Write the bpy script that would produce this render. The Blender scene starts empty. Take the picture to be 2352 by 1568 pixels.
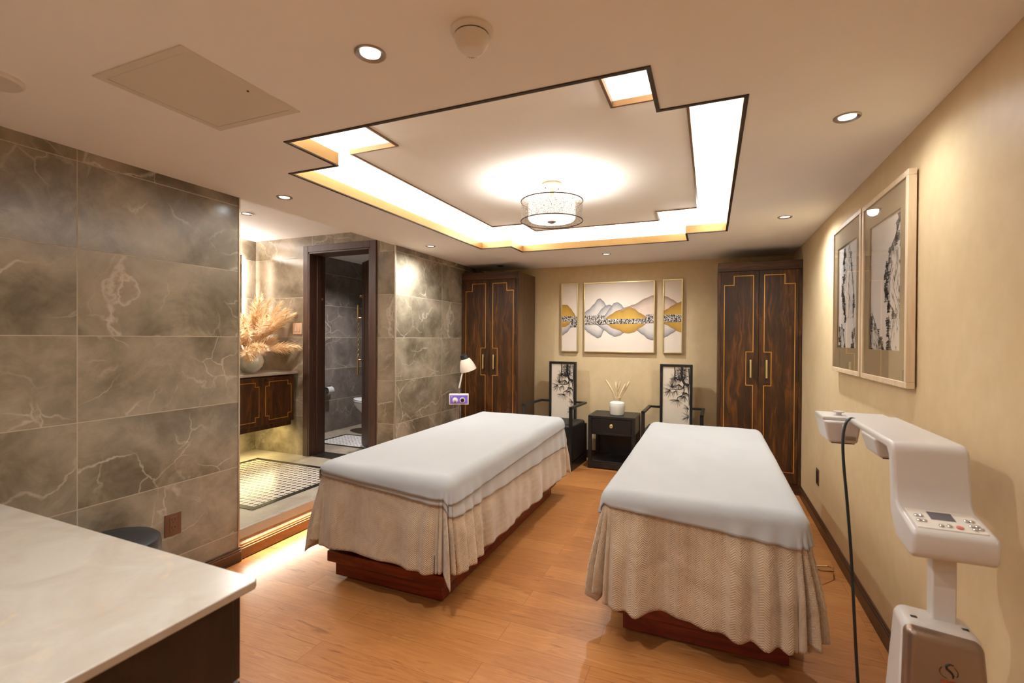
import bpy, bmesh, math, random
from mathutils import Vector, Matrix
random.seed(7)
SC = bpy.context.scene
COL = SC.collection
PI = math.pi

# ------------------------------------------------------------------ camera
CAM_H = 1.45
YAW, PITCH, ROLL = 0.3945, -0.0066, 0.0058
cam_d = bpy.data.cameras.new('camera')
cam_d.sensor_width = 36.0
cam_d.lens = 1094.8 / 2352 * 36.0
cam_d.clip_start = 0.02
cam_d.dof.use_dof = True
cam_d.dof.focus_distance = 3.6
cam_d.dof.aperture_fstop = 3.2
cam = bpy.data.objects.new('camera', cam_d)
COL.objects.link(cam)
_f = Vector((-math.sin(YAW) * math.cos(PITCH), math.cos(YAW) * math.cos(PITCH), math.sin(PITCH)))
_r = Vector((math.cos(YAW), math.sin(YAW), 0))
_u = _r.cross(_f)
_c, _s = math.cos(ROLL), math.sin(ROLL)
_r2, _u2 = _r * _c + _u * _s, _u * _c - _r * _s
cam.matrix_world = Matrix(((_r2.x, _u2.x, -_f.x, 0), (_r2.y, _u2.y, -_f.y, 0), (_r2.z, _u2.z, -_f.z, CAM_H), (0, 0, 0, 1)))
SC.camera = cam

# ------------------------------------------------------------------ world, exposure
w = bpy.data.worlds.new('world')
SC.world = w
w.use_nodes = True
w.node_tree.nodes['Background'].inputs[0].default_value = (0.9, 0.85, 0.8, 1)
w.node_tree.nodes['Background'].inputs[1].default_value = 0.05
SC.view_settings.view_transform = 'Standard'
SC.view_settings.look = 'None'
SC.view_settings.exposure = 1.22
SC.view_settings.gamma = 1.0
SC.view_settings.use_curve_mapping = False
SC.cycles.max_bounces = 8
SC.cycles.diffuse_bounces = 5
SC.cycles.glossy_bounces = 3
SC.cycles.transmission_bounces = 4
SC.cycles.transparent_max_bounces = 8
SC.cycles.sample_clamp_indirect = 4.0
SC.cycles.caustics_reflective = False
SC.cycles.caustics_refractive = False
SC.cycles.use_denoising = True

# room dimensions (metres)
XL, XR, ZC, YB, YF = -2.802, 0.788, 2.342, 5.74, -2.6
YA, YD = 2.155, 3.80            # alcove opening along the left wall
XA, ZA, ZP = -4.67, 2.505, 0.20   # alcove side wall, alcove ceiling, raised floor
XO, XI, XJ, XP = -2.122, -1.798, -0.195, 0.115     # tray opening
Y1, Y2, Y3, Y4 = 1.618, 1.939, 4.283, 4.586
WARM = (1.0, 0.82, 0.62)
NEUT = (0.90, 0.965, 1.0)

def lamp(kind, name, loc, energy, color, rot=(0, 0, 0), **kw):
    d = bpy.data.lights.new(name, kind)
    d.energy = energy
    d.color = color
    for k, v in kw.items():
        setattr(d, k, v)
    o = bpy.data.objects.new(name, d)
    o.location = loc
    o.rotation_euler = rot
    COL.objects.link(o)
    return o

def strip(name, a, b, width, energy, color, facing):
    """A straight run of LED tape from a to b, shining towards facing."""
    a, b = Vector(a), Vector(b)
    d = b - a
    z = -Vector(facing).normalized()
    x = d.normalized()
    y = z.cross(x)
    m = Matrix(((x.x, y.x, z.x), (x.y, y.y, z.y), (x.z, y.z, z.z))).to_4x4()
    m.translation = (a + b) / 2
    o = lamp('AREA', name, (0, 0, 0), energy * d.length, color, shape='RECTANGLE', size=d.length, size_y=width)
    o.matrix_world = m
    return o

# cove tape on the ledge round the ceiling opening (W per metre)
COVE = 7.4
_e = 0.055
for a, b in (((XO - _e, Y2), (XO - _e, Y3)), ((XP + _e, Y2), (XP + _e, Y3)), ((XI, Y1 - _e), (XJ, Y1 - _e)), ((XI, Y4 + _e), (XJ, Y4 + _e)),
             ((XO, Y2 - _e), (XI - _e, Y2 - _e)), ((XJ + _e, Y2 - _e), (XP, Y2 - _e)), ((XO, Y3 + _e), (XI - _e, Y3 + _e)), ((XJ + _e, Y3 + _e), (XP, Y3 + _e)),
             ((XI - _e, Y1), (XI - _e, Y2 - _e)), ((XJ + _e, Y1), (XJ + _e, Y2 - _e)), ((XI - _e, Y3 + _e), (XI - _e, Y4)), ((XJ + _e, Y3 + _e), (XJ + _e, Y4))):
    strip('cove_tape', (a[0], a[1], 2.385), (b[0], b[1], 2.385), 0.02, COVE, (0.98, 0.99, 1.0), (0, 0, 1))
# tape in the slot under the alcove step, under the vanity and behind its mirror
strip('step_tape', (XL - 0.012, YA + 0.05, 0.128), (XL - 0.012, YD - 0.02, 0.128), 0.012, 3.2, (1.0, 0.95, 0.80), (0.75, 0, -0.66))
strip('vanity_tape', (-4.30, 2.25, 0.515), (-4.30, 3.74, 0.515), 0.03, 4.0, (1.0, 0.84, 0.40), (0, 0, -1))
strip('mirror_tape', (XA + 0.03, 2.40, 2.345), (XA + 0.03, 3.58, 2.345), 0.02, 11, (1.0, 0.95, 0.92), (0.3, 0, 1))
strip('mirror_tape', (XA + 0.03, 3.605, 1.3), (XA + 0.03, 3.605, 2.32), 0.02, 7, (1.0, 0.95, 0.92), (-1, 0.25, 0))
# downlights: seven in the picture; those behind the camera are unseen, added as fill
DOWN = [(-0.994, 1.215), (-2.519, 2.255), (-2.519, 3.977), (-1.015, 5.006), (0.492, 3.956), (0.498, 2.278)]
FILL_BACK = [(-2.2, 0.3), (0.45, 0.35), (-1.0, -0.35), (-2.2, -1.2), (0.2, -1.2), (-1.0, -2.0)]
DOWN_W = [34, 6, 50, 42, 40, 11.5] + [3, 7, 28, 13, 24, 30]
for (x, y), wt in zip(DOWN + FILL_BACK, DOWN_W):
    lamp('SPOT', 'downlight_and_fill_beam', (x, y, ZC - 0.012), wt, NEUT, spot_size=math.radians(165), spot_blend=1.0, shadow_soft_size=0.03)
lamp('SPOT', 'alcove_beam', (-3.678, 2.90, ZA - 0.012), 26, (1.0, 0.95, 0.92), spot_size=math.radians(160), spot_blend=1.0, shadow_soft_size=0.03)
lamp('SPOT', 'alcove_beam', (-3.9, 3.1, ZA - 0.012), 30, (1.0, 0.95, 0.92), spot_size=math.radians(160), spot_blend=1.0, shadow_soft_size=0.03)  # added fill spot without a fitting, brightens the alcove wall
lamp('SPOT', 'bathroom_beam', (-3.9, 4.75, ZA - 0.012), 80, (1.0, 0.97, 0.97), spot_size=math.radians(130), spot_blend=0.9, shadow_soft_size=0.05)
LAMP_C = (-1.003, 3.10)
lamp('POINT', 'drum_bulb', (LAMP_C[0], LAMP_C[1], 2.325), 17, (0.97, 0.99, 1.0), shadow_soft_size=0.05)

# ------------------------------------------------------------------ materials
def srgb(r, g, b):
    f = lambda c: (c / 255) / 12.92 if c / 255 <= 0.04045 else ((c / 255 + 0.055) / 1.055) ** 2.4
    return (f(r), f(g), f(b), 1.0)

class NT:
    def __init__(s, name):
        s.m = bpy.data.materials.new(name)
        s.m.use_nodes = True
        s.t = s.m.node_tree
        s.p = s.t.nodes['Principled BSDF']
    def n(s, kind, **kw):
        nd = s.t.nodes.new('ShaderNode' + kind)
        for k, v in kw.items():
            setattr(nd, k, v)
        return nd
    def put(s, sock, v):
        if isinstance(v, bpy.types.NodeSocket):
            s.t.links.new(v, sock)
        else:
            sock.default_value = v
    def math(s, op, a, b=0.0, c=None, clamp=False):
        nd = s.n('Math', operation=op, use_clamp=clamp)
        s.put(nd.inputs[0], a)
        s.put(nd.inputs[1], b)
        if c is not None:
            s.put(nd.inputs[2], c)
        return nd.outputs[0]
    def xyz(s, v):
        nd = s.n('SeparateXYZ')
        s.put(nd.inputs[0], v)
        return nd.outputs
    def vec(s, x, y, z=0.0):
        nd = s.n('CombineXYZ')
        for i, q in enumerate((x, y, z)):
            s.put(nd.inputs[i], q)
        return nd.outputs[0]
    def obj(s):
        return s.n('TexCoord').outputs['Object']
    def uv(s):
        return s.n('TexCoord').outputs['UV']
    def noise(s, v, scale, detail=4.0, rough=0.55, dist=0.0):
        nd = s.n('TexNoise')
        s.put(nd.inputs['Vector'], v)
        nd.inputs['Scale'].default_value = scale
        nd.inputs['Detail'].default_value = detail
        nd.inputs['Roughness'].default_value = rough
        nd.inputs['Distortion'].default_value = dist
        return nd.outputs['Fac']
    def ramp(s, f, *stops):
        nd = s.n('ValToRGB')
        s.put(nd.inputs[0], f)
        el = nd.color_ramp.elements
        while len(el) < len(stops):
            el.new(0.5)
        for e, (p, c) in zip(el, stops):
            e.position = p
            e.color = c if len(c) == 4 else (*c, 1)
        return nd.outputs[0]
    def mix(s, f, a, b, blend='MIX'):
        nd = s.n('Mix', data_type='RGBA', blend_type=blend)
        s.put(nd.inputs[0], f)
        s.put(nd.inputs[6], a)
        s.put(nd.inputs[7], b)
        return nd.outputs[2]
    def scale(s, v, sx, sy, sz):
        nd = s.n('VectorMath', operation='MULTIPLY')
        s.put(nd.inputs[0], v)
        nd.inputs[1].default_value = (sx, sy, sz)
        return nd.outputs[0]
    def add(s, a, b):
        nd = s.n('VectorMath', operation='ADD')
        s.put(nd.inputs[0], a)
        s.put(nd.inputs[1], b)
        return nd.outputs[0]
    def bump(s, h, strength=0.3, dist=0.002):
        nd = s.n('Bump')
        s.put(nd.inputs['Height'], h)
        nd.inputs['Strength'].default_value = strength
        nd.inputs['Distance'].default_value = dist
        s.t.links.new(nd.outputs[0], s.p.inputs['Normal'])
    def base(s, c):
        s.put(s.p.inputs['Base Color'], c)
    def set(s, rough=None, metal=None, spec=None, sheen=None, coat=None):
        for k, v in (('Roughness', rough), ('Metallic', metal), ('Specular IOR Level', spec), ('Sheen Weight', sheen), ('Coat Weight', coat)):
            if v is not None:
                s.put(s.p.inputs[k], v)
        return s.m

def plain(name, rgb, rough=0.5, metal=0.0, spec=0.5, var=0.04, vscale=6.0, coat=None, sheen=None):
    t = NT(name)
    c = srgb(*rgb)
    n = t.noise(t.obj(), vscale, 3)
    lo = tuple(x * (1 - var) for x in c[:3])
    hi = tuple(min(1, x * (1 + var)) for x in c[:3])
    t.base(t.ramp(n, (0.3, lo), (0.7, hi)))
    return t.set(rough, metal, spec, sheen, coat)

def glow(name, rgb, strength):
    t = NT(name)
    t.base(srgb(*rgb))
    t.p.inputs['Emission Color'].default_value = srgb(*rgb)
    t.p.inputs['Emission Strength'].default_value = strength
    return t.m

def wood(name, c, axis='z', rough=0.4, stretch=14.0, scale=1.6, spec=0.5):
    """Grained wood; c = dark, mid, light."""
    t = NT(name)
    k = {'z': (stretch, stretch, 1), 'x': (1, stretch, stretch), 'y': (stretch, 1, stretch)}[axis]
    o = t.obj()
    v = t.scale(o, *k)
    wob = t.noise(t.scale(o, *(1.5 if q == 1 else 2.5 for q in k)), 1.3, 2)
    v2 = t.add(v, t.vec(t.math('MULTIPLY', wob, 2.2), t.math('MULTIPLY', wob, 1.7), wob))
    a = t.noise(v2, scale, 6, 0.65, 0.6)
    b = t.noise(t.scale(o, *((110 if q > 1 else 5) for q in k)), 1.0, 3, 0.6)
    f = t.math('ADD', t.math('MULTIPLY', a, 0.8), t.math('MULTIPLY', b, 0.2))
    t.base(t.ramp(f, (0.32, srgb(*c[0])), (0.5, srgb(*c[1])), (0.68, srgb(*c[2]))))
    t.bump(b, 0.08, 0.001)
    return t.set(rough, None, spec)

def marble_tile(name, plane, cols, off, w=0.85, h=0.418, rough=0.22, grout=(176, 158, 134), mortar=0.0022):
    """Veined stone-look tiles with pale grout; plane gives the two axes that lie in the wall."""
    t = NT(name)
    x, y, z = t.xyz(t.obj())
    ax = {'x': x, 'y': y, 'z': z}
    u = t.math('ADD', ax[plane[0]], off[0])
    v = t.math('ADD', ax[plane[1]], off[1])
    br = t.n('TexBrick', offset=0.0, squash=1.0)
    t.put(br.inputs['Vector'], t.vec(u, v))
    for k, q in (('Color1', (0, 0, 0, 1)), ('Color2', (1, 1, 1, 1)), ('Mortar', (0.5, 0.5, 0.5, 1)), ('Scale', 1.0), ('Mortar Size', mortar), ('Mortar Smooth', 0.1), ('Bias', 0.0), ('Brick Width', w), ('Row Height', h)):
        br.inputs[k].default_value = q
    rnd = t.xyz(br.outputs['Color'])[0]
    sh = t.math('MULTIPLY', rnd, 37.0)
    p = t.add(t.vec(u, v), t.vec(sh, t.math('MULTIPLY', rnd, 19.0), sh))
    big = t.noise(p, 2.4, 5, 0.6, 0.8)
    cloud = t.noise(p, 6.5, 8, 0.72, 0.9)
    c = t.ramp(t.math('ADD', t.math('MULTIPLY', big, 0.6), t.math('MULTIPLY', cloud, 0.4)), (0.38, srgb(*cols[0])), (0.5, srgb(*cols[1])), (0.63, srgb(*cols[2])))
    wob = t.n('TexNoise')
    t.put(wob.inputs['Vector'], p); wob.inputs['Scale'].default_value = 2.6; wob.inputs['Detail'].default_value = 5.0
    def cracks(sc, wd, amt):
        q = t.add(p, t.scale(wob.outputs['Color'], amt, amt, amt))
        vo = t.n('TexVoronoi', feature='DISTANCE_TO_EDGE')
        t.put(vo.inputs['Vector'], q); vo.inputs['Scale'].default_value = sc
        return t.math('SUBTRACT', 1.0, t.math('DIVIDE', vo.outputs['Distance'], wd), clamp=True)
    thick = t.math('MULTIPLY', cracks(1.5, 0.016, 0.55), t.ramp(t.noise(p, 2.4, 3), (0.46, (0, 0, 0)), (0.62, (1, 1, 1))))
    thin = t.math('MULTIPLY', cracks(3.2, 0.020, 0.45), t.ramp(t.noise(t.add(p, t.vec(5.0, 3.0, 1.0)), 1.9, 3), (0.48, (0, 0, 0)), (0.62, (1, 1, 1))))
    smear = t.math('MULTIPLY', t.math('MULTIPLY', cracks(0.9, 0.20, 0.8), t.noise(p, 7.0, 7, 0.7, 0.6)), 0.95)
    c = t.mix(smear, c, srgb(*cols[3]))
    c = t.mix(t.math('MULTIPLY', thick, 0.62), c, srgb(*cols[4]))
    c = t.mix(t.math('MULTIPLY', thin, 0.50), c, srgb(*cols[4]))
    c = t.mix(br.outputs['Fac'], c, srgb(*grout))
    t.base(c)
    t.put(t.p.inputs['Roughness'], t.math('ADD', t.math('MULTIPLY', br.outputs['Fac'], 0.5), rough))
    t.bump(t.math('SUBTRACT', 1.0, br.outputs['Fac']), 0.25, 0.002)
    return t.m

M = {}
TILE_C = ((92, 81, 64), (117, 104, 85), (147, 133, 111), (178, 162, 140), (208, 194, 173))
DARK_C = ((88, 80, 74), (104, 95, 88), (120, 111, 103), (136, 126, 118), (168, 158, 148))
# rows sit at z = 0.196 + 0.418 k; upright joints as in the picture
M['tile_left'] = marble_tile('grey_brown_marble_tile_left', 'yz', TILE_C, (-1.308 + 8.5, -0.196 + 4.18))
M['tile_far'] = marble_tile('grey_brown_marble_tile_far', 'yz', TILE_C, (-4.666 + 8.5, -0.196 + 4.18))
M['tile_door'] = marble_tile('grey_brown_marble_tile_door', 'xz', TILE_C, (3.0 + 8.5, -0.196 + 4.18))
M['tile_floor'] = marble_tile('grey_marble_floor_tile', 'xy', ((128, 116, 100), (146, 134, 118), (160, 148, 132), (172, 160, 144), (196, 184, 168)), (2.8 + 8.5, 0.2), 0.85, 0.85, 0.3)
M['tile_bath'] = marble_tile('dark_marble_tile', 'yz', DARK_C, (8.5, -0.196 + 4.18), 1.6)
M['tile_bath_back'] = marble_tile('dark_marble_tile_back', 'xz', DARK_C, (8.5, -0.196 + 4.18), 1.6)
M['wood'] = wood('walnut_veneer', ((32, 17, 6), (62, 35, 12), (110, 64, 22)), 'z', 0.42, spec=0.35)
M['wood_dark'] = wood('dark_stained_wood', ((18, 10, 6), (30, 17, 10), (44, 25, 14)), 'z', 0.4)
M['wood_x'] = wood('walnut_veneer_horizontal', ((34, 17, 8), (62, 34, 18), (98, 58, 30)), 'x', 0.42)
M['wood_side'] = wood('walnut_veneer_side', ((58, 38, 20), (82, 56, 32), (100, 70, 42)), 'z', 0.45, 22)
M['wood_y'] = wood('walnut_moulding', ((40, 22, 12), (70, 42, 24), (96, 60, 36)), 'y', 0.35)
M['wood_step'] = wood('honey_wood_moulding', ((92, 56, 24), (122, 78, 36), (146, 98, 48)), 'y', 0.35)
M['door_wood'] = wood('dark_brown_door_wood', ((52, 34, 26), (70, 47, 36), (84, 58, 45)), 'z', 0.5, 26)
M['red_wood'] = wood('red_mahogany', ((66, 18, 8), (104, 30, 12), (134, 48, 21)), 'x', 0.3)
M['gold_line'] = plain('brass_inlay', (206, 150, 66), 0.35, 0.6, var=0.08)
M['gold'] = plain('brushed_gold', (188, 152, 102), 0.42, 0.85, var=0.05)
M['pale_gold'] = plain('champagne_gold', (222, 200, 142), 0.3, 0.8, var=0.05)
M['bronze'] = plain('dark_bronze_edge', (62, 44, 26), 0.45, 0.4)
M['panel_trim'] = plain('bronze_panel_edge', (118, 84, 48), 0.4, 0.5)
M['chrome'] = plain('chrome', (200, 196, 190), 0.18, 1.0)
M['nickel'] = plain('brushed_nickel', (170, 158, 146), 0.35, 1.0)
M['steel_trim'] = plain('satin_steel_corner', (205, 190, 170), 0.3, 0.8)
M['ceiling'] = plain('ceiling_paint', (248, 243, 238), 0.9, var=0.015, vscale=2)
M['cove'] = plain('cove_white_paint', (240, 236, 228), 0.9, var=0.01)
M['panel'] = plain('tray_panel_paint', (248, 240, 228), 0.85, var=0.01)
M['white_plastic'] = plain('white_plastic', (228, 218, 206), 0.35, var=0.02)
M['device_white'] = plain('ivory_plastic', (208, 200, 193), 0.32, var=0.015)
M['black_wood'] = wood('black_lacquered_wood', ((14, 12, 11), (22, 18, 16), (32, 27, 24)), 'z', 0.38)
M['black_leather'] = plain('black_leather', (22, 21, 20), 0.48, var=0.12, vscale=30)
M['stool_vinyl'] = plain('charcoal_vinyl', (37, 36, 36), 0.5, var=0.05)
M['black'] = plain('black_plastic', (20, 19, 19), 0.45)
M['dark_slot'] = plain('dark_slot', (30, 24, 18), 0.7)
M['ceramic'] = plain('white_ceramic', (236, 228, 214), 0.16, var=0.02, coat=0.3)
M['porcelain'] = plain('sanitary_porcelain', (232, 232, 232), 0.12, var=0.01, coat=0.3)
M['frame_pale'] = wood('pale_maple_frame', ((206, 178, 142), (216, 190, 156), (226, 202, 170)), 'z', 0.45, 18)
M['mat_board'] = plain('olive_mat_board', (176, 150, 110), 0.75, var=0.02)
M['paper'] = plain('rice_paper', (240, 226, 212), 0.8, var=0.02)
M['ink'] = plain('black_ink', (38, 36, 32), 0.7, var=0.25, vscale=40)
M['ink_grey'] = plain('diluted_ink', (98, 100, 92), 0.75, var=0.25, vscale=30)
M['needle'] = plain('printed_pine_ink', (32, 24, 18), 0.7, var=0.2)
M['seat_panel'] = plain('printed_back_cloth', (224, 206, 184), 0.7, var=0.02)
M['canvas'] = plain('cream_canvas', (230, 212, 192), 0.75, var=0.02)
M['twine'] = plain('jute_twine', (196, 166, 120), 0.9, var=0.2, vscale=60)
M['stalk'] = plain('dried_stalk', (226, 204, 160), 0.85, var=0.12, vscale=25)
t = NT('dry_pampas')
df = t.n('BsdfDiffuse'); tl = t.n('BsdfTranslucent'); mx = t.n('MixShader')
cc = t.ramp(t.noise(t.obj(), 14, 3), (0.3, srgb(240, 208, 160)), (0.7, srgb(254, 236, 204)))
t.put(df.inputs[0], cc); t.put(tl.inputs[0], cc); mx.inputs[0].default_value = 0.35
t.t.links.new(df.outputs[0], mx.inputs[1]); t.t.links.new(tl.outputs[0], mx.inputs[2])
t.t.links.new(mx.outputs[0], t.t.nodes['Material Output'].inputs['Surface'])
M['pampas'] = t.m
M['hatch'] = plain('hatch_paint', (222, 212, 196), 0.8, var=0.01)
M['bulb'] = glow('downlight_lens', (255, 252, 246), 4.0)
M['shade_glow'] = glow('frosted_lit_shade', (255, 248, 238), 0.52)
M['mirror'] = plain('mirror_glass', (190, 182, 170), 0.03, 1.0, var=0.0)
M['purple'] = plain('violet_label', (128, 98, 206), 0.4, var=0.05)
M['screen'] = plain('grey_lcd', (96, 90, 96), 0.25, var=0.03)
M['red'] = plain('red_print', (176, 60, 34), 0.5)
M['red_button'] = plain('red_button', (206, 110, 96), 0.4)
M['canopy'] = plain('canopy_metal', (112, 92, 78), 0.45, 0.3)
M['bronze_plate'] = plain('brown_bronze_plate', (116, 82, 60), 0.4, 0.4)
M['pink_plate'] = plain('champagne_plate', (206, 172, 140), 0.4, 0.25)
M['led_white'] = plain('white_slot', (240, 236, 226), 0.6)
M['black_stone'] = plain('black_border_stone', (34, 31, 28), 0.25, var=0.15)

# painted walls: warm beige with a faint brushed cloud
t = NT('beige_plaster')
a = t.noise(t.obj(), 1.6, 5, 0.6, 0.6)
b = t.noise(t.scale(t.obj(), 9, 9, 7), 2.0, 5)
f = t.math('ADD', t.math('MULTIPLY', a, 0.7), t.math('MULTIPLY', b, 0.3))
t.base(t.ramp(f, (0.3, srgb(204, 176, 132)), (0.52, srgb(213, 187, 145)), (0.72, srgb(222, 198, 158))))
t.bump(b, 0.12, 0.002)
M['beige'] = t.set(0.5, None, 0.4)

# laminate floor, planks along x
t = NT('honey_laminate_planks')
x, y, z = t.xyz(t.obj())
br = t.n('TexBrick', offset=0.37, squash=1.0)
t.put(br.inputs['Vector'], t.vec(t.math('ADD', x, 20.0), t.math('ADD', y, 20.03)))
for k, q in (('Color1', (0, 0, 0, 1)), ('Color2', (1, 1, 1, 1)), ('Mortar', (0.5, 0.5, 0.5, 1)), ('Scale', 1.0), ('Mortar Size', 0.0012), ('Mortar Smooth', 0.2), ('Bias', 0.0), ('Brick Width', 1.22), ('Row Height', 0.165)):
    br.inputs[k].default_value = q
rnd = t.xyz(br.outputs['Color'])[0]
p = t.add(t.vec(t.math('MULTIPLY', x, 1.3), t.math('MULTIPLY', y, 11.0)), t.vec(t.math('MULTIPLY', rnd, 31.0), t.math('MULTIPLY', rnd, 17.0), rnd))
g1 = t.noise(p, 1.6, 5, 0.6, 1.6)
g2 = t.noise(t.vec(t.math('MULTIPLY', x, 5.0), t.math('MULTIPLY', y, 120.0), rnd), 1.0, 3, 0.6)
rings = t.math('PINGPONG', t.math('MULTIPLY', g1, 7.0), 1.0)
f = t.math('ADD', t.math('ADD', t.math('MULTIPLY', g1, 0.5), t.math('MULTIPLY', rings, 0.14)), t.math('ADD', t.math('MULTIPLY', g2, 0.24), t.math('MULTIPLY', rnd, 0.12)))
c = t.ramp(f, (0.30, srgb(116, 68, 31)), (0.47, srgb(158, 100, 52)), (0.66, srgb(182, 124, 71)))
t.base(t.mix(t.math('MULTIPLY', br.outputs['Fac'], 0.65), c, srgb(96, 52, 24)))
t.bump(g2, 0.06, 0.001)
M['floor'] = t.set(0.36, None, 0.3)

# counter top: cream stone with tan threads
t = NT('cream_marble')
o = t.obj()
n1 = t.noise(o, 2.4, 5, 0.6, 1.6)
v1 = t.math('SUBTRACT', 1.0, t.math('DIVIDE', t.math('ABSOLUTE', t.math('SUBTRACT', n1, 0.5)), 0.007), clamp=True)
msk = t.ramp(t.noise(o, 1.7, 2), (0.52, (0, 0, 0)), (0.66, (1, 1, 1)))
cl = t.noise(o, 6, 5, 0.6, 0.8)
c = t.ramp(cl, (0.3, srgb(178, 163, 147)), (0.6, srgb(188, 176, 161)))
c = t.mix(t.ramp(t.noise(o, 9, 3, 0.6, 1.0), (0.60, (0, 0, 0)), (0.78, (0.55, 0.55, 0.55))), c, srgb(216, 184, 142))
t.base(t.mix(t.math('MULTIPLY', t.math('MULTIPLY', v1, msk), 0.8), c, srgb(204, 164, 118)))
M['cream_marble'] = t.set(0.22)

# terry towel and knitted blanket, both woven in cloth UVs (metres)
def towel(name, rgb):
    t = NT(name)
    n = t.noise(t.uv(), 420, 2)
    n2 = t.noise(t.uv(), 7, 3)
    t.base(t.ramp(n2, (0.3, tuple(x * 0.97 for x in srgb(*rgb)[:3])), (0.7, srgb(*rgb))))
    t.bump(n, 0.25, 0.002)
    return t.set(0.95, None, 0.1, 0.25)
M['towel'] = towel('white_terry', (176, 174, 172))
M['sheet'] = towel('off_white_sheet', (180, 173, 165))
t = NT('taupe_herringbone_fleece')
u, v, _ = t.xyz(t.uv())
zig = t.math('PINGPONG', u, 0.018)
wv = t.math('SINE', t.math('MULTIPLY', t.math('ADD', v, t.math('MULTIPLY', zig, 1.0)), 620.0))
col = t.math('SINE', t.math('MULTIPLY', u, 520.0))
fz = t.noise(t.uv(), 160, 3)
pile = t.noise(t.uv(), 5, 4, 0.6, 1.0)
h = t.math('ADD', t.math('MULTIPLY', wv, 0.75), t.math('ADD', t.math('MULTIPLY', col, 0.08), t.math('MULTIPLY', fz, 1.2)))
c = t.ramp(t.math('ADD', t.math('MULTIPLY', pile, 0.75), t.math('MULTIPLY', t.math('ADD', h, 1.0), 0.10)), (0.34, srgb(172, 144, 114)), (0.54, srgb(196, 169, 138)), (0.78, srgb(216, 192, 164)))
t.base(c)
t.bump(h, 0.5, 0.003)
M['blanket'] = t.set(0.9, None, 0.15, 0.5)

# inlaid mosaics
def octagons(name, pitch, lim, corner, white, dark, sx=1.0):
    t = NT(name)
    x, y, z = t.xyz(t.obj())
    fx = t.math('ABSOLUTE', t.math('SUBTRACT', t.math('FRACT', t.math('ADD', t.math('DIVIDE', x, pitch * sx), 200.0)), 0.5))
    fy = t.math('ABSOLUTE', t.math('SUBTRACT', t.math('FRACT', t.math('ADD', t.math('DIVIDE', y, pitch), 200.0)), 0.5))
    ins = t.math('MULTIPLY', t.math('LESS_THAN', t.math('MAXIMUM', fx, fy), lim), t.math('LESS_THAN', t.math('ADD', fx, fy), corner))
    n = t.noise(t.obj(), 30, 2)
    t.base(t.mix(ins, srgb(*dark), t.ramp(n, (0.3, srgb(*[c * 0.93 for c in white])), (0.7, srgb(*white)))))
    return t.set(0.25)
M['mosaic'] = octagons('octagon_mosaic', 0.056, 0.435, 0.70, (196, 184, 168), (38, 33, 28))
M['mosaic_bath'] = octagons('dotted_mosaic', 0.050, 0.49, 0.78, (214, 210, 206), (34, 32, 32))

# speckled ink band of the wall paintings
t = NT('speckled_ink_band')
vo = t.n('TexVoronoi')
t.put(vo.inputs['Vector'], t.scale(t.obj(), 175, 1, 100))
vo.inputs['Scale'].default_value = 1.0
t.base(t.ramp(t.xyz(vo.outputs['Color'])[0], (0.52, srgb(26, 24, 24)), (0.6, srgb(214, 200, 186))))
M['speckle'] = t.set(0.7)

# lattice drum of the lamp: metal web with gaps
t = NT('metal_web_drum')
vo = t.n('TexVoronoi', feature='DISTANCE_TO_EDGE')
t.put(vo.inputs['Vector'], t.obj())
vo.inputs['Scale'].default_value = 190
web = t.math('LESS_THAN', vo.outputs['Distance'], 0.085)
t.base(srgb(96, 82, 68))
t.set(0.4, 0.6)
t.put(t.p.inputs['Alpha'], web)
M['web'] = t.m

# painted hills: colour comes from the picture's own paint (a colour attribute)
t = NT('painted_hills')
at = t.n('VertexColor', layer_name='paint')
n = t.noise(t.obj(), 22, 4)
t.base(t.mix(0.16, at.outputs['Color'], t.ramp(n, (0.3, (0.5, 0.5, 0.5)), (0.7, (1, 1, 1))), 'MULTIPLY'))
M['paint'] = t.set(0.65)

# clear picture glass
t = NT('picture_glass')
t.base((1, 1, 1, 1))
t.set(0.02)
t.p.inputs['Transmission Weight'].default_value = 0.0
gl = t.n('BsdfGlossy'); gl.inputs['Roughness'].default_value = 0.02
tr = t.n('BsdfTransparent')
lw = t.n('LayerWeight'); lw.inputs['Blend'].default_value = 0.5
refl = t.math('ADD', 0.035, t.math('MULTIPLY', t.math('POWER', lw.outputs['Facing'], 5.0), 0.9))
mx = t.n('MixShader')
t.t.links.new(refl, mx.inputs[0]); t.t.links.new(tr.outputs[0], mx.inputs[1]); t.t.links.new(gl.outputs[0], mx.inputs[2])
t.t.links.new(mx.outputs[0], t.t.nodes['Material Output'].inputs['Surface'])
M['glass'] = t.m
# ------------------------------------------------------------------ builders
OFF = {}          # object -> world position its mesh data is measured from

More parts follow.
